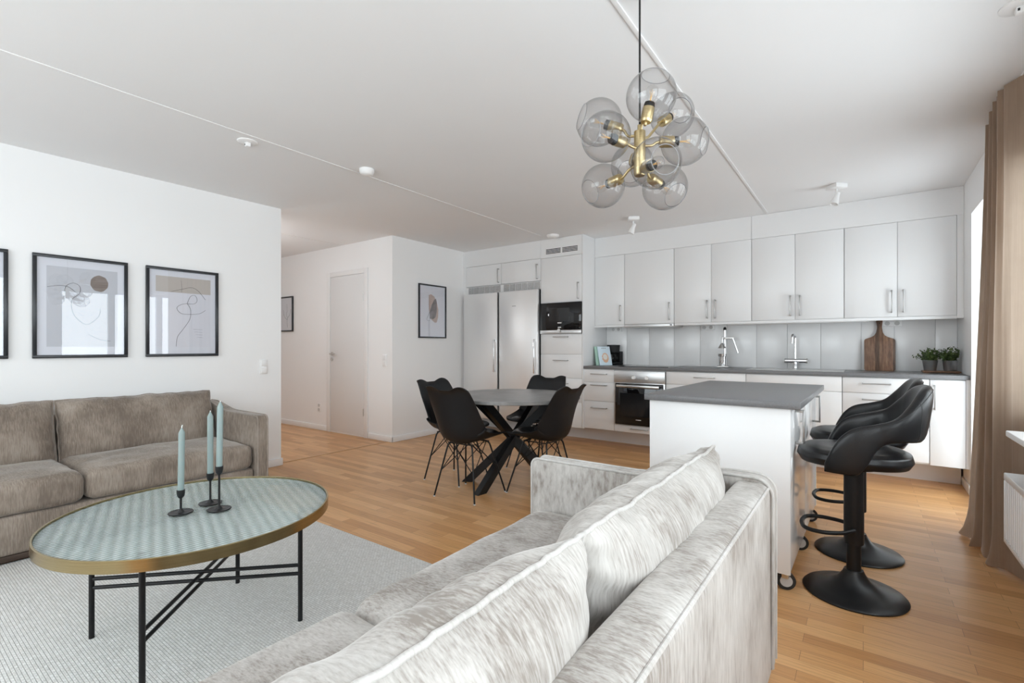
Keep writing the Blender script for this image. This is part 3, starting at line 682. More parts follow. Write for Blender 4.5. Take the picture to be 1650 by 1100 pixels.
# plants on a tray
o = thing('wooden_tray', 'low wooden tray under the two potted plants', 'tray', (.545, 5.60, ZW))
obj('board', quick(box, -.125, .125, -.075, .075, .004, .018, .003), 'traywood', o)
for s in (-1, 1): obj('foot', quick(box, s*.10-.015, s*.10+.015, -.07, .07, 0, .004), 'traywood', o)
def plant(label, loc, s, seed):
    rnd = random.Random(seed); o = thing('potted_plant', label, 'potted plant', loc)
    obj('pot', quick(lathe, [(0, 0), (.040, 0), (.042, .003), (.054, .088), (.056, .09), (.052, .092), (.048, .075), (0, .075)]), 'zinc', o)
    bm = B(); b2 = B()
    for k in range(46):
        a = rnd.uniform(0, 2*math.pi); tilt = rnd.uniform(.05, 1.15); L = rnd.uniform(.07, .125)*s
        d = Vector((math.cos(a)*math.sin(tilt), math.sin(a)*math.sin(tilt), math.cos(tilt))); p0 = Vector((d.x*.02, d.y*.02, .078)); p1 = p0+d*L
        p1.x = min(p1.x, .683-loc[0]-.012); p1.y = min(p1.y, YB-.03-loc[1])
        tube(b2, [p0, p1], .0012, 5)
        for q in range(13):
            f = rnd.uniform(.3, 1.08); c = p0.lerp(p1, f)+Vector([rnd.uniform(-.009, .009) for _ in range(3)])
            c.x = min(c.x, .683-loc[0]-.02)
            u = Vector([rnd.uniform(-1, 1) for _ in range(3)]).normalized(); v = u.cross(Vector([rnd.uniform(-1, 1) for _ in range(3)])).normalized(); l = rnd.uniform(.008, .014)
            vs = [bm.verts.new(c-u*l), bm.verts.new(c+v*l*.5+u*.001), bm.verts.new(c+u*l), bm.verts.new(c-v*l*.5)]
            bm.faces.new(vs)
    fo = obj('foliage', bm, 'leaf', o); obj('stem', b2, 'leaf', o)
plant('leafy green plant in a zinc pot, left one on the wooden tray', (.475, 5.60, ZW+.0185), 1.0, 3)
plant('leafy green plant in a zinc pot, right one on the wooden tray by the wall', (.605, 5.60, ZW+.0185), 1.0, 5)

# ---------------------------------------------------------------- kitchen island
o = thing('kitchen_island', 'white kitchen island on castors with a thick grey top', 'kitchen island', (-.589, 3.205, 0), R(-.8))
obj('worktop', quick(box, -.368, .368, -.652, .652, .868, .90, .003), 'counter', o)
X0, X1, Y0, Y1, Z0 = -.345, .325, -.63, .63, .095
obj('end_panel', quick(box, X0, X1, Y0, Y0+.022, Z0, .867, .001), 'cab', o); obj('end_panel', quick(box, X0, X1, Y1-.022, Y1, Z0, .867, .001), 'cab', o)
obj('back_panel', quick(box, X0, X0+.02, Y0+.0225, Y1-.0225, Z0, .867), 'cab', o)
obj('carcass', quick(box, X0+.021, X1-.026, Y0+.0225, Y1-.0225, Z0, .867), 'cab', o)
for a, b_, hy in ((Y0+.024, 0, Y0+.19), (0, Y1-.024, Y1-.19)):
    f = obj('door', quick(box, X1-.024, X1-.003, a+.0015, b_-.0015, Z0+.004, .862, .001), 'gloss', o)
    bm = B(); L = .085; hx = X1-.003
    box(bm, hx+.032, hx+.042, hy-.006, hy+.006, .76-L, .76+L, .002)
    for s in (-1, 1): box(bm, hx, hx+.034, hy-.006, hy+.006, .76+s*(L-.006)-.006, .76+s*(L-.006)+.006, .001)
    obj('handle', bm, 'handle', f)
for x in (X0+.03, X1-.028):
    for y in (Y0+.07, 0, Y1-.07):
        cst = obj('castor', quick(box, x-.016, x+.016, y-.022, y+.03, .055, Z0, .006), 'steel', o)
        c_, d_ = Vector((x, y, .042)), Vector((.35, -.94, 0))       # castors swivelled towards the sofa side
        bm = B(); cyl(bm, c_-d_*.011, c_+d_*.011, .042, n=32); obj('wheel', bm, 'rubber', cst)
        bm = B(); cyl(bm, c_-d_*.0135, c_+d_*.0135, .027, n=28); obj('wheel_disc', bm, 'socketgrey', cst)

# ---------------------------------------------------------------- bar stools
def make_stool(label, loc, rz):
    o = thing('bar_stool', label, 'bar stool', loc, rz)      # faces local +x
    obj('base', quick(lathe, [(0, 0), (.204, 0), (.207, .006), (.200, .013), (.15, .024), (.10, .042), (.065, .066), (.045, .095), (.038, .112), (0, .112)], n=64), 'satin_black', o)
    obj('lower_column', quick(cyl, (0, 0, .10), (0, 0, .34), .029, n=32), 'black_metal', o)
    bm = B(); lathe(bm, [(0, .235), (.039, .235), (.040, .24), (.040, .60), (.03, .605), (0, .605)], n=36); obj('sleeve', bm, 'black_metal', o)
    fr = [(0, -.042, .305), (.05, -.10, .30), (.13, -.125, .298), (.195, -.10, .298), (.215, 0, .298), (.195, .10, .298), (.13, .125, .298), (.05, .10, .30), (0, .042, .305)]
    obj('footrest', quick(tube, arc(fr, 5, .06), .0095, 12), 'black_metal', o)
    bm = B(); lathe(bm, [(0, .59), (.09, .59), (.10, .605), (.10, .615), (0, .615)], n=32); obj('seat_plate', bm, 'black_metal', o)
    bm = B()
    def seatf(u, v):
        a = 2*math.pi*u; prof = [(0, .612), (.60, .610), (.93, .618), (1, .645), (.97, .672), (.85, .685), (.6, .692), (.3, .688), (0, .687)]
        k = v*(len(prof)-1); i = min(int(k), len(prof)-2); f = k-i
        r = prof[i][0]*(1-f)+prof[i+1][0]*f; z = prof[i][1]*(1-f)+prof[i+1][1]*f
        ca, sa = math.cos(a), math.sin(a); e = 2/2.5
        return Vector((.005+.225*r*math.copysign(abs(ca)**e, ca), .208*r*math.copysign(abs(sa)**e, sa), z))
    grid(bm, seatf, 112, 33, True); bmesh.ops.remove_doubles(bm, verts=bm.verts, dist=1e-4)
    obj('seat', bm, 'leather', o, 60)
    # wrap-round arms and backrest: a padded band swept round the seat
    def lerp(tab, s):
        xs = [a for a, _ in tab]; m = []
        for i in range(len(tab)):
            i0, i1 = max(0, i-1), min(len(tab)-1, i+1); m.append((tab[i1][1]-tab[i0][1])/(tab[i1][0]-tab[i0][0]))
        for i in range(len(tab)-1):
            if s <= tab[i+1][0]:
                h = tab[i+1][0]-tab[i][0]; f = (s-tab[i][0])/h
                return (2*f**3-3*f*f+1)*tab[i][1]+(f**3-2*f*f+f)*h*m[i]+(-2*f**3+3*f*f)*tab[i+1][1]+(f**3-f*f)*h*m[i+1]
        return tab[-1][1]
    zl = [(0, .60), (.14, .598), (.25, .602), (.32, .645), (.38, .705), (.46, .742), (.62, .752), (.8, .748), (1.0, .744)]
    zh = [(0, .64), (.05, .70), (.12, .76), (.22, .802), (.40, .828), (.55, .855), (.70, .912), (.84, .968), (.93, .985), (1.0, .988)]
    def plan(s):           # s 0..1 front of arm to back centre (y > 0)
        if s < .42:
            f = s/.42; return Vector((.115-.20*f, .214+.012*math.sin(f*math.pi), 0))
        a = (s-.42)/.58*math.pi/2
        return Vector((-.085-.142*math.sin(a)**.9, .214*math.cos(a)**.75 if a < math.pi/2-1e-6 else 0, 0))
    nu, nv = 121, 9; bm = B(); rings = []; seam = []; seam2 = []
    for i in range(nu):
        t_ = i/(nu-1)*2-1; s = 1-abs(t_); sg = 1 if t_ >= 0 else -1
        p = plan(s); e_ = 1e-3; q = plan(min(1, s+e_)); q0 = plan(max(0, s-e_)); tg = (q-q0).normalized()
        nrm = Vector((tg.y, -tg.x, 0)); 
        if nrm.dot(Vector((p.x+.02, p.y, 0))) < 0: nrm = -nrm
        p = Vector((p.x, p.y*sg, 0)); nrm = Vector((nrm.x, nrm.y*sg, 0))
        if s > .999: nrm = Vector((-1, 0, 0))
        a, b_ = lerp(zl, s), lerp(zh, s); th = .017+.012*min(1, max(0, (s-.4)/.4)); th *= min(1, .35+s*12)
        ring = []; flare = .035*max(0, (s-.45)/.55)
        for k in range(2*nv):
            ang = 2*math.pi*k/(2*nv); cv, sv = math.cos(ang), math.sin(ang)
            zz_ = (a+b_)/2+(b_-a)/2*math.copysign(abs(cv)**.55, cv); off = th*math.copysign(abs(sv)**.7, sv)
            lean = flare*max(0, (zz_-.74)/.24)
            ring.append(bm.verts.new(Vector((p.x, p.y, zz_))+nrm*(off+lean)))
        rings.append(ring)
    for r0, r1 in zip(rings, rings[1:]):
        for k in range(2*nv): bm.faces.new((r0[k], r0[(k+1) % (2*nv)], r1[(k+1) % (2*nv)], r1[k]))
    bm.faces.new(rings[0][::-1]); bm.faces.new(rings[-1])
    tops = [r[2].co.copy() for r in rings]; mids = {}
    sh = obj('backrest_shell', bm, 'leather', o, 70)
    bm = B(); tube(bm, tops[4:-4], .0016, 6)
    for i in (44, 76):
        tube(bm, [r_ for r_ in [None]] if False else [Vector(v_) for v_ in [sh.data.vertices[i*2*nv+k].co for k in range(1, nv)]], .0014, 6)
    obj('seam', bm, 'stitch', sh)
    return o
make_stool('black leather bar stool with wraparound arms, nearest the camera', (-.036, 2.785, 0), R(180+3))
make_stool('black leather bar stool partly hidden behind the nearer one, by the island', (-.025, 3.345, 0), R(180+3))

# ---------------------------------------------------------------- round dining table and chairs
DT = (-2.40, 3.33)
o = thing('dining_table', 'round dining table with a grey stone-look top and black crossed legs', 'dining table', (DT[0], DT[1], 0))
obj('table_top', quick(lathe, [(0, .722), (.555, .722), (.56, .726), (.56, .745), (.556, .75), (0, .75)], n=96), 'concrete', o)
obj('under_plate', quick(box, -.28, .28, -.28, .28, .712, .7215, .002), 'black_metal', o)
for k in range(4):
    a = R((208, 263, 28, 83)[k]); f = Vector((.40*math.cos(a), .40*math.sin(a), .0)); tp = Vector((-.33*math.cos(a), -.33*math.sin(a), .712)); n_ = Vector((-math.sin(a), math.cos(a), 0))*.012*(1 if k % 2 else -1)
    d = (tp-f).normalized(); side = Vector((-math.sin(a), math.cos(a), 0)); up = d.cross(side).normalized()
    bm = B(); vs = []
    for base_, zc_ in ((f, 0.0), (tp, .712)):
        for s1, s2 in ((-1, -1), (1, -1), (1, 1), (-1, 1)):
            p = base_+n_+side*s1*.028+up*s2*.032; p = p+d*((zc_-p.z)/d.z); vs.append(bm.verts.new(p))
    for q in ((0, 1, 2, 3), (7, 6, 5, 4), (0, 4, 5, 1), (1, 5, 6, 2), (2, 6, 7, 3), (3, 7, 4, 0)): bm.faces.new([vs[i] for i in q])
    obj('leg', bm, 'black_metal', o)

def make_chair(label, loc, rz):
    o = thing('dining_chair', label, 'dining chair', loc, rz)     # faces local +y
    prof = [(.235, .455), (.215, .462), (.17, .452), (.09, .438), (0, .428), (-.09, .425), (-.15, .432), (-.19, .460), (-.213, .51), (-.225, .57), (-.237, .64), (-.250, .71), (-.264, .77), (-.278, .812), (-.300, .838)]
    wid = [.165, .195, .225, .238, .243, .243, .240, .236, .232, .228, .222, .216, .208, .198, .185]
    sidel = [.012, .02, .035, .055, .078, .10, .12, .13, .125, .105, .08, .055, .035, .02, .008]     # how far the side edge is lifted along the local normal
    ear = [0]*11+[.0, .008, .02, .030]
    n = len(prof)
    def cat(tab, t_):
        k = t_*(n-1); i = min(int(k), n-2); f = k-i
        g = lambda j: tab[max(0, min(n-1, j))]
        def h(p0, p1, p2, p3): return .5*((2*p1)+(-p0+p2)*f+(2*p0-5*p1+4*p2-p3)*f*f+(-p0+3*p1-3*p2+p3)*f**3)
        if isinstance(tab[0], tuple): return tuple(h(g(i-1)[c], g(i)[c], g(i+1)[c], g(i+2)[c]) for c in range(2))
        return h(g(i-1), g(i), g(i+1), g(i+2))
    def sf(u, v, lift=0):
        x = (u*2-1); y, z = cat(prof, v); y2, z2 = cat(prof, min(1, v+.01)); y1, z1 = cat(prof, max(0, v-.01))
        ty, tz = y2-y1, z2-z1; L = math.hypot(ty, tz) or 1; ny, nz = tz/L, -ty/L     # normal towards the sitter
        w_ = cat(wid, v); s = cat(sidel, v)*abs(x)**2.3+lift; e_ = cat(ear, v)
        ez = e_*(math.cos((abs(x)-.72)*math.pi/.9)*1.0 if abs(x) > .25 else .0)
        return Vector((x*w_, y+ny*s, z+nz*s+ez*.8))
    bm = B(); grid(bm, sf, 33, 57); solidify(bm, .007)
    sh = obj('shell', bm, 'black_plastic', o, 60)
    # seat pad
    bm = B()
    def padf(u, v):
        a = 2*math.pi*u; r = min(1, v*1.15); uu = .5+.5*r*.80*math.cos(a)*(abs(math.cos(a))**-.12 if abs(math.cos(a)) > 1e-3 else 1)*1.0
        vv = .21+.185*r*math.sin(a)
        p = sf(max(.04, min(.96, uu)), max(.01, min(.45, vv)))
        th = .028*(1-r**6) if v < .87 else 0
        return p+Vector((0, 0, .004+th))
    grid(bm, padf, 40, 10, True); bmesh.ops.remove_doubles(bm, verts=bm.verts, dist=2e-4)
    obj('seat_pad', bm, 'leather', o, 60)
    # wire legs
    tops = [(-.115, .10), (.115, .10), (.115, -.115), (-.115, -.115)]; feet = [(-.20, .205), (.20, .205), (.195, -.19), (-.195, -.19)]
    T3 = []; F3 = []
    for (tx, ty), (fx, fy) in zip(tops, feet):
        p0 = Vector((tx*.45, ty*.75, .418)); p1 = Vector((tx, ty, .413)); p2 = Vector((fx, fy, .006)); T3.append(p1); F3.append(p2)
        lg = obj('leg', quick(tube, arc([p0, p1, p2], 6, .035), .0066, 10), 'black_metal', o)
        obj('foot_cap', quick(cyl, (fx, fy, 0), (fx, fy, .008), .009, n=12), 'clearplastic', lg)
    bm = B()
    for i in range(4):
        j = (i+1) % 4
        a, b_ = T3[i].lerp(F3[i], .52), T3[j].lerp(F3[j], .52); mt_ = (T3[i]+T3[j])/2
        tube(bm, [a, T3[j].lerp(T3[i], .18)], .0035, 7); tube(bm, [b_, T3[i].lerp(T3[j], .18)], .0035, 7)
    tube(bm, [T3[0], T3[1], T3[2], T3[3], T3[0]], .0045, 7)
    obj('wire_brace', bm, 'black_metal', o)
    return o
ch = make_chair('black shell chair seen from behind, in front of the dining table', (-2.50, 2.88, 0), R(3))
GC = 'shell chairs round the dining table'; ch['group'] = GC
dup(ch, (-2.905, 3.165, 0), R(-88), 'black shell chair at the left of the dining table near the hall', GC)
dup(ch, (-2.075, 3.275, 0), R(88), 'black shell chair in side view at the right of the dining table', GC)
dup(ch, (-2.57, 3.93, 0), R(184), 'black shell chair behind the dining table, backed to the refrigerators', GC)

# ---------------------------------------------------------------- rug
tag(obj('area_rug', quick(box, -3.68, -1.42, -1.25, 1.825, 0, .010, .004), 'rug'), 'large pale woven rug under the glass coffee table', 'rug')

# ---------------------------------------------------------------- sofas
def make_sofa(label, loc, rz, W, fab, pip):
    o = thing('sofa', label, 'sofa', loc, rz)       # faces local +x, back plane at x = 0
    T = .075
    for x in (.10, .86):
        for y in (-.93, .93): obj('leg', quick(box, x-.03, x+.03, y-.03, y+.03, 0, .055, .004), 'darkwood', o)
    obj('base', quick(box, .10, .935, -W+T, W-T, .05, .255, .018, 3), fab, o)
    obj('base_rail', quick(box, .90, .93, -W+.1, W-.1, .018, .05, .003), 'darkwood', o)
    # arms: level at the front, sweeping up to the back
    def armtop(x):
        f = max(0, min(1, (.52-x)/.40)); f = f*f*(3-2*f); return .645+.055*f
    for s in (-1, 1):
        prof = [(.0, .05)]+[(x_, z_) for x_, z_ in [(.985, .05)]]
        n_ = 26; topl = []
        for i in range(7): a = R(90*i/6); topl.append((.985-.035+.035*math.cos(a), armtop(.95)-.035+.035*math.sin(a)))
        for i in range(1, n_): x = .95-(.95-.06)*i/n_; topl.append((x, armtop(x)))
        for i in range(7): a = R(90+90*i/6); topl.append((.06+.06*math.cos(a), armtop(.06)-.06+.06*math.sin(a)))
        ol_ = [(0, .05), (.985, .05)]+topl
        y0, y1 = (W-T, W) if s > 0 else (-W, -W+T)
        bm = B(); prism(bm, ol_, 'y', y0, y1, .012, 3); ar = obj('arm', bm, fab, o, 50)
        for yy in (y0+.003, y1-.003):
            bm = B(); tube(bm, [(.985, yy, .06)]+[(x, yy, z+.001) for x, z in topl]+[(0, yy, .06)], .0055, 8); obj('piping', bm, pip, ar)
    # back
    ol_ = [(.004, .05), (.15, .05), (.125, .655)]+[(.095+.03*math.cos(R(a)), .655+.03*math.sin(R(a))) for a in (22, 45, 68, 90)]+[(.04+.032*math.cos(R(a)), .655+.03*math.sin(R(a))) for a in (90, 112, 135, 158, 180)]
    bm = B(); prism(bm, ol_, 'y', -W+T+.001, W-T-.001, 0); bk = obj('back', bm, fab, o, 50)
    bm = B(); tube(bm, [(.012, y, .672) for y in (-W+T+.01, 0, W-T-.01)], .005, 8); obj('piping', bm, pip, bk)
    # seat cushions
    cw = (2*W-2*T)/2
    for s in (-1, 1):
        bm = B(); softbox(bm, .76, cw-.006, .18, .055, (.565, s*cw/2, .345), crown=.018, n=22, wr=.006, seed=s)
        sc_ = obj('seat_cushion', bm, fab, o, 80)
    # back cushions: pillows with a piped perimeter seam
    for s in (-1, 1):
        w2, h2, tt = cw/2-.006, .225, .27
        seed = 3+s
        def out_(u, v):
            return (u*w2*(1-.012*(1-v*v))+(.006*noise.noise(Vector((v*4, seed, 1)))), v*h2*(1-.02*(1-u*u))+.015*noise.noise(Vector((u*4.5, seed, 4))))
        lean = Matrix.Translation((.255, s*cw/2, .578)) @ Matrix.Rotation(R(-17), 4, 'Y')
        bm = B()
        for side in (1, -1):
            def f_(a, b_):
                u, v = a*2-1, b_*2-1; y, z = out_(u, v)
                du, dv = 1-abs(u), 1-abs(v)
                p = (max(0, 1-abs(u)**4.5))**.55*(max(0, 1-abs(v)**3.2))**.6
                x = side*tt/2*p
                wr = .010*math.exp(-dv*5.5)*math.sin(u*34+2.2*math.sin(u*9+seed)+v*2)*min(1, dv*14)+.008*math.exp(-du*7)*math.sin(v*19+seed)*min(1, du*14)
                wr += .010*noise.noise(Vector((u*2.5+seed*3, v*2.2, side)))*p
                return lean @ Vector((x+side*wr, y, z))
            grid(bm, f_, 81, 41)
        bmesh.ops.remove_doubles(bm, verts=bm.verts, dist=2e-3)
        cu = obj('back_cushion', bm, fab, o, 80)
        per = []
        N = 60
        for i in range(N): per.append((-1+2*i/N, 1))
        for i in range(26): per.append((1, 1-2*i/26))
        for i in range(N): per.append((1-2*i/N, -1))
        for i in range(26): per.append((-1, -1+2*i/26))
        pts = []
        for i, (u, v) in enumerate(per):
            y, z = out_(u, v); cz = .002*math.sin(i*1.9)*.5+.003*noise.noise(Vector((i*.7, seed, 0)))
            pts.append(lean @ Vector((cz, y*1.003, z*1.006)))
        bm = B(); tube(bm, pts, .0052, 8, True); obj('piping', bm, pip, cu, 80)
    return o
make_sofa('brown-grey velvet sofa along the left wall below the pictures', (-4.585, .825, 0), 0, 1.035, 'sofa', 'piping')
make_sofa('pale grey velvet sofa seen from behind in the foreground', (-.25, .845, 0), math.pi, 1.085, 'sofa_pale', 'piping_pale')

# ---------------------------------------------------------------- coffee table
CT = (-2.185, .848); ZT = .50; RT = .49
o = thing('coffee_table', 'round coffee table with patterned glass top, brass rim and black rod legs', 'coffee table', (CT[0], CT[1], .010))
zt = ZT-.010
obj('glass_top', quick(lathe, [(0, zt-.018), (RT-.008, zt-.018), (RT-.008, zt-.008), (0, zt-.008)], n=96), 'tableglass', o)
bm = B(); lathe(bm, [(RT-.007, zt-.040), (RT, zt-.040), (RT, zt-.001), (RT-.001, zt), (RT-.006, zt), (RT-.007, zt-.001), (RT-.007, zt-.040)], n=128); obj('brass_rim', bm, 'brass_rim', o)
obj('under_frame', quick(lathe, [(RT-.030, zt-.034), (RT-.008, zt-.034), (RT-.008, zt-.020), (RT-.030, zt-.020), (RT-.030, zt-.034)], n=96), 'black_metal', o)
q = .275; legs = [(-q, -q), (q, q), (q, -q), (-q, q)]
for x, y in legs: obj('leg', quick(cyl, (x, y, 0), (x, y, zt-.018), .0095, n=16), 'black_metal', o)
for (a, b_), zz_ in (((legs[0], legs[1]), (.232, .197)), ((legs[2], legs[3]), (.214, .179))):
    for k, z in enumerate(zz_): obj('rail', quick(cyl, (a[0], a[1], z), (b_[0], b_[1], z), .0075, n=12), 'black_metal', o)
for x, y in ((0.47*math.cos(R(a)), .47*math.sin(R(a))) for a in (45, 135, 225, 315)): pass
bm = B()
for x, y in legs:
    n_ = Vector((x, y, 0)).normalized(); box(bm, -.01, .085, -.006, .006, zt-.032, zt-.021, 0, mtx=Matrix.Translation((x, y, 0)) @ Matrix.Rotation(math.atan2(y, x), 4, 'Z'))
obj('leg_bracket', bm, 'black_metal', o)
# candle holders and candles
ZC = ZT-.0075
def holder(label, clabel, loc, hs, lean, hc, twisted=False, br=.044):
    o = thing('candle_holder', label, 'candle holder', loc, 0)
    obj('foot', quick(lathe, [(0, 0), (br*.5, 0), (br*.97, .004), (br, .007), (br*.95, .009), (br*.6, .006), (br*.3, .009), (.008, .016), (.0045, .022), (0, .022)], n=40), 'satin_black', o)
    obj('stem', quick(cyl, (0, 0, .012), (0, 0, hs-.03), .0042, n=14), 'satin_black', o)
    obj('cup', quick(lathe, [(0, hs-.036), (.006, hs-.034), (.0125, hs-.025), (.0145, hs-.012), (.0145, hs), (.0125, hs), (.0125, hs-.015), (0, hs-.015)], n=28), 'satin_black', o)
    c = thing('candle', clabel, 'candle', (loc[0], loc[1], loc[2]+hs-.0145))
    top = Vector((lean[0], lean[1], hc))
    bm = B(); b = B(); lathe(b, [(0, 0), (.0112, 0), (.0112, hc-.022), (.0105, hc-.018), (.004, hc-.004), (.002, hc), (0, hc)], n=28)
    for v in b.verts: v.co.x += lean[0]*v.co.z/hc; v.co.y += lean[1]*v.co.z/hc
    add(bm, b); obj('wax', bm, 'wax', c)
    bm = B(); tube(bm, [top+Vector((0, 0, -.006)), top+Vector((.001, 0, .006)), top+Vector((.003, .001, .011))] if twisted else [top+Vector((0, 0, -.006)), top+Vector((0, 0, .005))], .0018, 6); obj('wick', bm, 'wick', c)
holder('short black candle holder, left of the three on the glass table', 'pale blue candle with a crumpled wick in the short holder', (-2.195, .786, ZC), .096, (.004, .002), .260, True)
holder('medium black candle holder behind the tallest one', 'pale blue candle behind the tallest candle', (-2.226, .906, ZC), .132, (0, 0), .272)
holder('tallest black candle holder at the right of the three', 'tallest pale blue candle, in the right holder', (-2.113, .893, ZC), .180, (.003, .003), .275)

# ---------------------------------------------------------------- pictures
def picture(label, loc, rz, w_, h_, fr, kind):
    o = thing('framed_picture', label, 'picture', loc, rz)     # local: x to the right seen from the room, -y towards the viewer
    bm = B(); d = .022
    for a in ((-w_/2, w_/2, h_/2-fr, h_/2), (-w_/2, w_/2, -h_/2, -h_/2+fr), (-w_/2, -w_/2+fr, -h_/2+fr, h_/2-fr), (w_/2-fr, w_/2, -h_/2+fr, h_/2-fr)): box(bm, a[0], a[1], -d, -.001, a[2], a[3], .002)
    obj('frame', bm, 'frame', o)
    mw, mh = w_/2-fr+.001, h_/2-fr+.001
    obj('mat_board', quick(box, -mw, mw, -.008, -.002, -mh, mh), 'paper' if kind not in 'd' else 'print_dim', o)
    def flat(pts, m, y, name='artwork', par=None):
        b = B(); b.faces.new([b.verts.new((x, y, z)) for x, z in pts]); b.normal_update(); bmesh.ops.solidify(b, geom=b.faces[:], thickness=.0004)
        return obj(name, b, m, par or o)
    def rect(x0, x1, z0, z1): return [(x0, z0), (x1, z0), (x1, z1), (x0, z1)]
    def smooth(pts, n=10):
        out = []; P_ = [Vector((x, 0, z)) for x, z in pts]
        for i in range(len(P_)-1):
            p0, p1, p2, p3 = P_[max(0, i-1)], P_[i], P_[i+1], P_[min(len(P_)-1, i+2)]
            for k in range(n):
                f = k/n; out.append(.5*((2*p1)+(-p0+p2)*f+(2*p0-5*p1+4*p2-p3)*f*f+(-p0+3*p1-3*p2+p3)*f**3))
        return out+[P_[-1]]
    def line(art, pts, r=.0012, y=-.0096):
        bm = B(); tube(bm, [Vector((p.x, y, p.z)) for p in smooth(pts)], r, 6); obj('drawn_line', bm, 'ink', art)
    if kind == 'a':
        art = flat(rect(-w_/2+.072, w_/2-.062, -h_/2+.08, h_/2-.078), 'print_grey', -.0084)
        flat([(.095+.052*math.cos(t_*math.pi/14)*(1+.03*math.sin(t_*2.2)), .185+.06*math.sin(t_*math.pi/14)*(1+.03*math.cos(t_*1.7))) for t_ in range(28)], 'brown_blob', -.009, 'colour_patch', art)
        line(art, [(-.19, .135), (-.13, .15), (-.08, .145), (-.04, .11)])
        line(art, [(-.10, .10), (-.09, .15), (-.05, .175), (-.015, .15), (-.02, .10), (-.06, .05), (-.05, -.05), (.02, -.12), (.09, -.06), (.10, 0)])
        line(art, [(.03, -.19), (.10, -.23), (.16, -.24)])
    elif kind == 'b':
        art = flat(rect(-w_/2+.067, w_/2-.06, -h_/2+.075, h_/2-.07), 'print_white', -.0084)
        flat(rect(-w_/2+.067, w_/2-.06, .165, h_/2-.07), 'print_beige', -.009, 'colour_patch', art)
        line(art, [(-.09, .17), (0, .20), (.06, .215), (.11, .19), (.165, .12)])
        line(art, [(.025, .08), (.05, .14), (.085, .15), (.10, .11), (.075, .08), (.0, .075), (-.05, .04), (-.02, -.005), (.05, -.01), (.12, .0), (.165, .03)])
        line(art, [(.025, .08), (.05, .03), (.045, -.05), (0, -.13), (-.045, -.20), (-.055, -.28)])
        line(art, [(-.02, .27), (-.015, .22), (-.015, .17)], .0007)
        for k in range(4): line(art, [(.07+.01*k, -.135-.022*k), (.14, -.138-.022*k)], .0006)
    elif kind == 'c':
        art = flat(rect(-mw+.012, mw-.012, -mh+.012, mh-.012), 'print_white', -.0084)
        flat([(-.055, -.02), (-.10, -.11), (-.09, -.14), (-.05, -.13), (-.03, -.05)], 'paper', -.0086, 'colour_patch', art)
        flat([(x, z+.03) for x, z in [(-.07, .06), (-.07, .18), (-.03, .195), (.03, .17), (.075, .1), (.105, .0), (.10, -.10), (.075, -.17), (.04, -.175), (-.02, -.14), (-.05, -.08), (-.065, 0)]], 'peach_blob', -.0088, 'colour_patch', art)
        flat([(x, z+.03) for x, z in [(.06, .145), (.075, .10), (.075, -.02), (.055, -.10), (.01, -.13), (-.05, -.125), (-.055, -.04), (-.02, .05), (.03, .13)]], 'grey_blob', -.0094, 'colour_patch', art)
        line(art, [(-.055, -.01), (-.10, -.09), (-.10, -.115), (-.06, -.125), (-.045, -.10)], .0012, -.0098)
    elif kind == 'd':
        art = flat(rect(-mw+.012, mw-.012, -mh+.012, mh-.012), 'print_dim', -.0084)
        line(art, [(.06, -.20), (.05, -.10), (.06, -.06), (.10, -.03), (.14, .02), (.15, .07)], .0016)
        line(art, [(.055, -.08), (.0, -.06), (-.04, -.01), (-.05, .06)], .0016)
        line(art, [(.05, -.05), (.03, 0), (.05, .05), (.045, .15)], .0012)
    elif kind == 'e':
        art = flat(rect(-w_/2+.07, w_/2-.065, -h_/2+.08, h_/2-.078), 'print_beige', -.0084)
    obj('glazing', quick(box, -mw, mw, -.0145, -.0125, -mh, mh), 'picglass', o)
    return o
RL = R(90)
picture('black framed abstract print with a brown disc, middle one above the sofa', (XL+.001, 1.02, 1.438), RL, .53, .725, .022, 'a')
picture('black framed line drawing with beige top, nearest the hall opening', (XL+.001, 1.667, 1.438), RL, .53, .725, .022, 'b')
picture('black framed print cut by the left edge of the photo', (XL+.001, .375, 1.438), RL, .53, .725, .022, 'e')
picture('black framed print of overlapping brown pebble shapes on the column wall', (XL+.001, 4.556, 1.618), RL, .50, .70, .018, 'c')
picture('black framed branch drawing on the hall wall left of the door', (-7.00, YH-.001, 1.64), 0, .42, .52, .02, 'd')
for i, (y, z) in enumerate(((.85, 1.80), (.86, 1.80), (1.36, 1.75), (1.50, 1.82))): pass

# ---------------------------------------------------------------- pendant with smoked globes
cr, sr = math.cos(.6273), math.sin(.6273)
HUB = Vector((-.672, 1.735, 1.880))
o = thing('pendant_lamp', 'brass pendant lamp with a cluster of smoked glass globes', 'pendant lamp', tuple(HUB))
obj('cord', quick(cyl, (0, 0, .09), (0, 0, H-HUB.z-.02), .0035, n=12), 'black_plastic', o)
obj('ceiling_cup', quick(lathe, [(0, H-HUB.z-.001), (.05, H-HUB.z-.001), (.05, H-HUB.z-.02), (.04, H-HUB.z-.028), (0, H-HUB.z-.03)]), 'brass', o)
bm = B(); lathe(bm, [(0, .10), (.008, .098), (.008, .078), (.021, .074), (.021, -.085), (.018, -.09), (0, -.09)], n=32); obj('hub', bm, 'brass', o)
GR = .086
globes = [(-.598, 1.651, 2.028), (-.809, 1.678, 2.004), (-.734, 1.577, 1.895), (-.534, 1.824, 1.914), (-.62, 1.948, 2.082), (-.578, 1.640, 1.786), (-.845, 1.789, 1.800), (-.762, 1.886, 1.895), (-.628, 1.884, 1.777)]
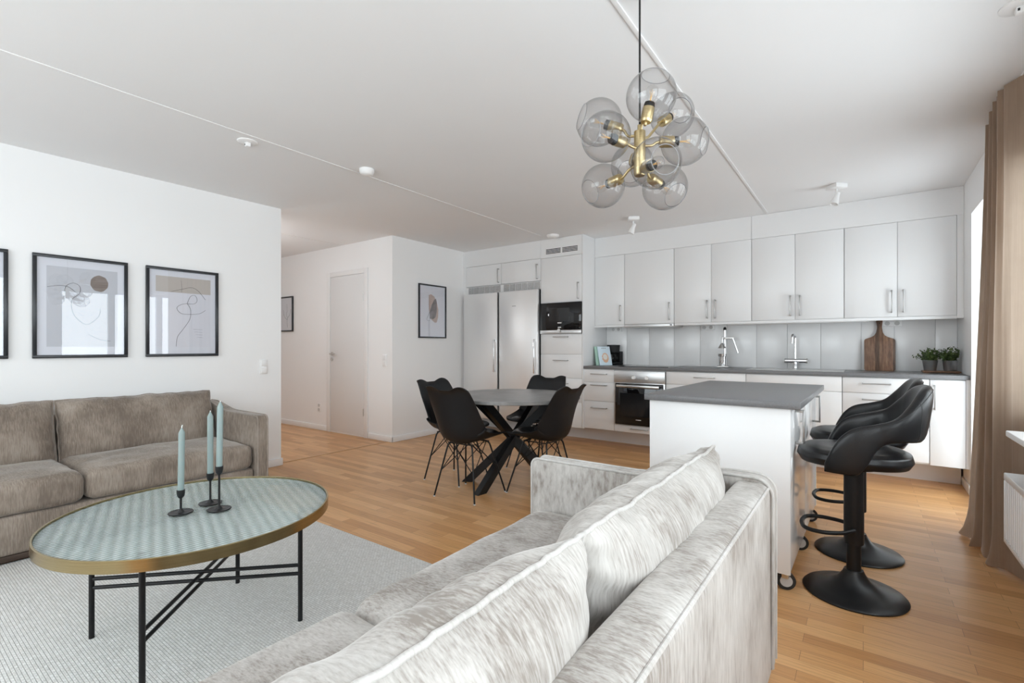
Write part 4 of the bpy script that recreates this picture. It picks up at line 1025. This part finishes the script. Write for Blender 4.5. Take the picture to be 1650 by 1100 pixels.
for i, g in enumerate(globes):
    g = Vector(g)-HUB
    d = (g-Vector((0, 0, max(-.07, min(.06, g.z))))).normalized()
    if i == 0: d = Vector((.18, .10, 1)).normalized()
    zst = max(-.07, min(.06, g.z*.6)); st_ = Vector((0, 0, zst))
    sock0 = g-d*(GR+.004); sock1 = g-d*(GR-.048)
    rad = Vector((sock0.x, sock0.y, 0)); rad = rad.normalized() if rad.length > 1e-4 else Vector((1, 0, 0))
    bm = B(); tube(bm, arc([st_, st_+rad*.045 if i else st_+Vector((.02, -.02, .05)), sock0-d*.012, sock0+d*.004], 6, .03), .0052, 12); obj('arm', bm, 'brass', o)
    rotm = d.to_track_quat('Z', 'Y').to_matrix().to_4x4()
    bm = B(); lathe(bm, [(0, -GR-.006), (.017, -GR-.006), (.0205, -GR), (.0205, -GR+.045), (0, -GR+.045)], tuple(g), 28, rotm); sk = obj('socket', bm, 'brass', o)
    bm = B(); lathe(bm, [(.0185, -GR+.045), (.0195, -GR+.047), (.0175, -GR+.062), (0, -GR+.063)], tuple(g), 24, rotm); obj('socket_collar', bm, 'black_plastic', sk)
    bm = B(); lathe(bm, [(.010, -GR+.06), (.013, -GR+.07), (.021, -GR+.09), (.0225, -GR+.10), (.020, -GR+.113), (.011, -GR+.123), (0, -GR+.126)], tuple(g), 24, rotm); bl = obj('bulb', bm, 'clear', o)
    bm = B(); tube(bm, [g+d*(-GR+.068), g+d*(-GR+.085)], .003, 6)
    for k in range(4):
        a = R(90*k); p = rotm @ Vector((.008*math.cos(a), .008*math.sin(a), 0)); tube(bm, [g+d*(-GR+.08), g+p+d*(-GR+.105)], .0008, 5)
    obj('filament', bm, 'bulbglow', bl)
    prof = [(GR*math.sin(R(a)), GR*math.cos(R(a))) for a in range(34, 170, 4)]
    bm = B(); lathe(bm, prof, tuple(g), 48, rotm); gl = obj('glass_globe', bm, 'smoke', o, 80)
    bm = B(); r0 = GR*math.sin(R(34)); tube(bm, [g+(rotm @ Vector((r0*math.cos(2*math.pi*k/40), r0*math.sin(2*math.pi*k/40), GR*math.cos(R(34))))) for k in range(40)], .0013, 6, True); obj('globe_lip', bm, 'grey_print', gl)

# ---------------------------------------------------------------- window side: curtain, sill, radiator
bm = B()
NS, NZ = 260, 44
def curt(u, v):
    # u 0..1 along the gathered cloth (far to near), v 0..1 top to floor
    f = u
    def sm(a, b, x): x = max(0, min(1, (x-a)/(b-a))); return x*x*(3-2*x)
    end = sm(.72, .92, f)                                   # the last breadth swings back to the wall
    Y = 4.09-.59*min(1, f/.82)-.17*sm(.80, 1, f)
    X = .634-.046*min(1, f/.8)+.093*sm(.82, 1, f)
    z = 2.490*(1-v)+.012*v
    low = sm(.08, .62, v)
    def fold(x): return 1-2*abs(math.sin(x/2))**.85
    pleat = (1-low)*(.022+.006*math.sin(f*23))*fold(f*2*math.pi*10)+(.25+.75*low)*.036*fold(f*2*math.pi*4.4+.8+.5*math.sin(v*2.6))
    X += pleat*(1-end)+.005*end*math.sin(f*40)
    Y += .014*math.cos(f*2*math.pi*10)*(1-low)*(1-end)+.02*low*math.cos(f*2*math.pi*4.4+.8)*(1-end)
    spread = v**1.3
    X -= .085*spread*(1-sm(0, .95, f)); Y -= .02*spread*(1-f)
    if v > .92:
        k = (v-.92)/.08; X -= .030*k*k*(1-end)*(.6+.6*math.sin(f*21)); Y += .02*k*math.sin(f*17)*(1-end); z = max(.006+.006*(1+math.sin(f*31)), z-.02*k*k)
    X = min(X, XW-.012)
    return Vector((X, Y, z))
grid(bm, curt, NS, NZ)
o = obj('curtain', bm, 'curtain', None, 80); tag(o, 'floor-length brown velvet curtain beside the window', 'curtain')
bm = B(); box(bm, XW-.05, XW-.015, 1.7, 4.09, H-.012, H-.001, .002); tag(obj('curtain_rail', bm, 'white_plastic'), 'white curtain rail fixed to the ceiling above the brown curtain', 'curtain rail')
o = obj('window_sill', quick(box, .495, XW+.15, 1.65, 2.93, .772, .797, .004), 'trim'); o.name = 'trim_6'; o['kind'] = 'structure'
o = thing('radiator', 'white ribbed panel radiator under the window sill', 'radiator', (.56, 2.0, 0))
RY0, RY1, RZ0, RZ1 = -.95, 1.08, .275, .588
bm = B()
n_ = 58; L_ = RY1-RY0-.02
for k in range(n_):
    y = RY0+.01+L_*(k+.5)/n_; w2 = L_/n_/2
    prism(bm, [(-.036, y-w2), (-.036, y-w2*.55), (-.044, y-w2*.25), (-.044, y+w2*.25), (-.036, y+w2*.55), (-.036, y+w2), (-.026, y+w2), (-.026, y-w2)], 'z', RZ0+.02, RZ1-.03)
obj('front_panel', bm, 'radiator', o)
obj('rear_panel', quick(box, .02, .035, RY0+.01, RY1-.01, RZ0+.02, RZ1-.03), 'radiator', o)
obj('top_grille', quick(box, -.046, .04, RY0, RY1, RZ1-.032, RZ1, .004), 'radiator', o)
for y in (RY0, RY1-.008): obj('side_panel', quick(box, -.046, .04, y, y+.008, RZ0, RZ1-.033, .003), 'radiator', o)
obj('bottom_rail', quick(box, -.046, .04, RY0+.008, RY1-.009, RZ0, RZ0+.019, .003), 'radiator', o)
bm = B()
for y in (-.6, .7): box(bm, .035, XW-.562, y-.02, y+.02, RZ0+.05, RZ1-.06)
obj('wall_bracket', bm, 'radiator', o)

# ---------------------------------------------------------------- group names for repeated things
GROUPS = {'wall_cabinet': 'wall cabinets over the worktop', 'base_cabinet': 'base cabinets under the worktop', 'top_cabinet': 'small cabinets above the refrigerators',
          'bar_stool': 'bar stools at the island', 'candle_holder': 'candle holders on the glass table', 'candle': 'candles on the glass table',
          'framed_picture': 'framed pictures on the walls', 'refrigerator': 'refrigerators side by side', 'potted_plant': 'potted plants on the tray',
          'sofa': 'velvet sofas facing each other', 'cookbook': 'books on the worktop', 'ceiling_spotlight': 'ceiling spotlights in the kitchen',
          'ceiling_outlet': 'ceiling lamp outlets', 'fridge_grille': 'grilles above the refrigerators', 'soffit_panel': 'soffit panels below the ceiling'}
for ob in bpy.data.objects:
    if ob.parent is None and 'label' in ob and 'group' not in ob:
        k = ob.name.split('.')[0]
        if k in GROUPS: ob['group'] = GROUPS[k]
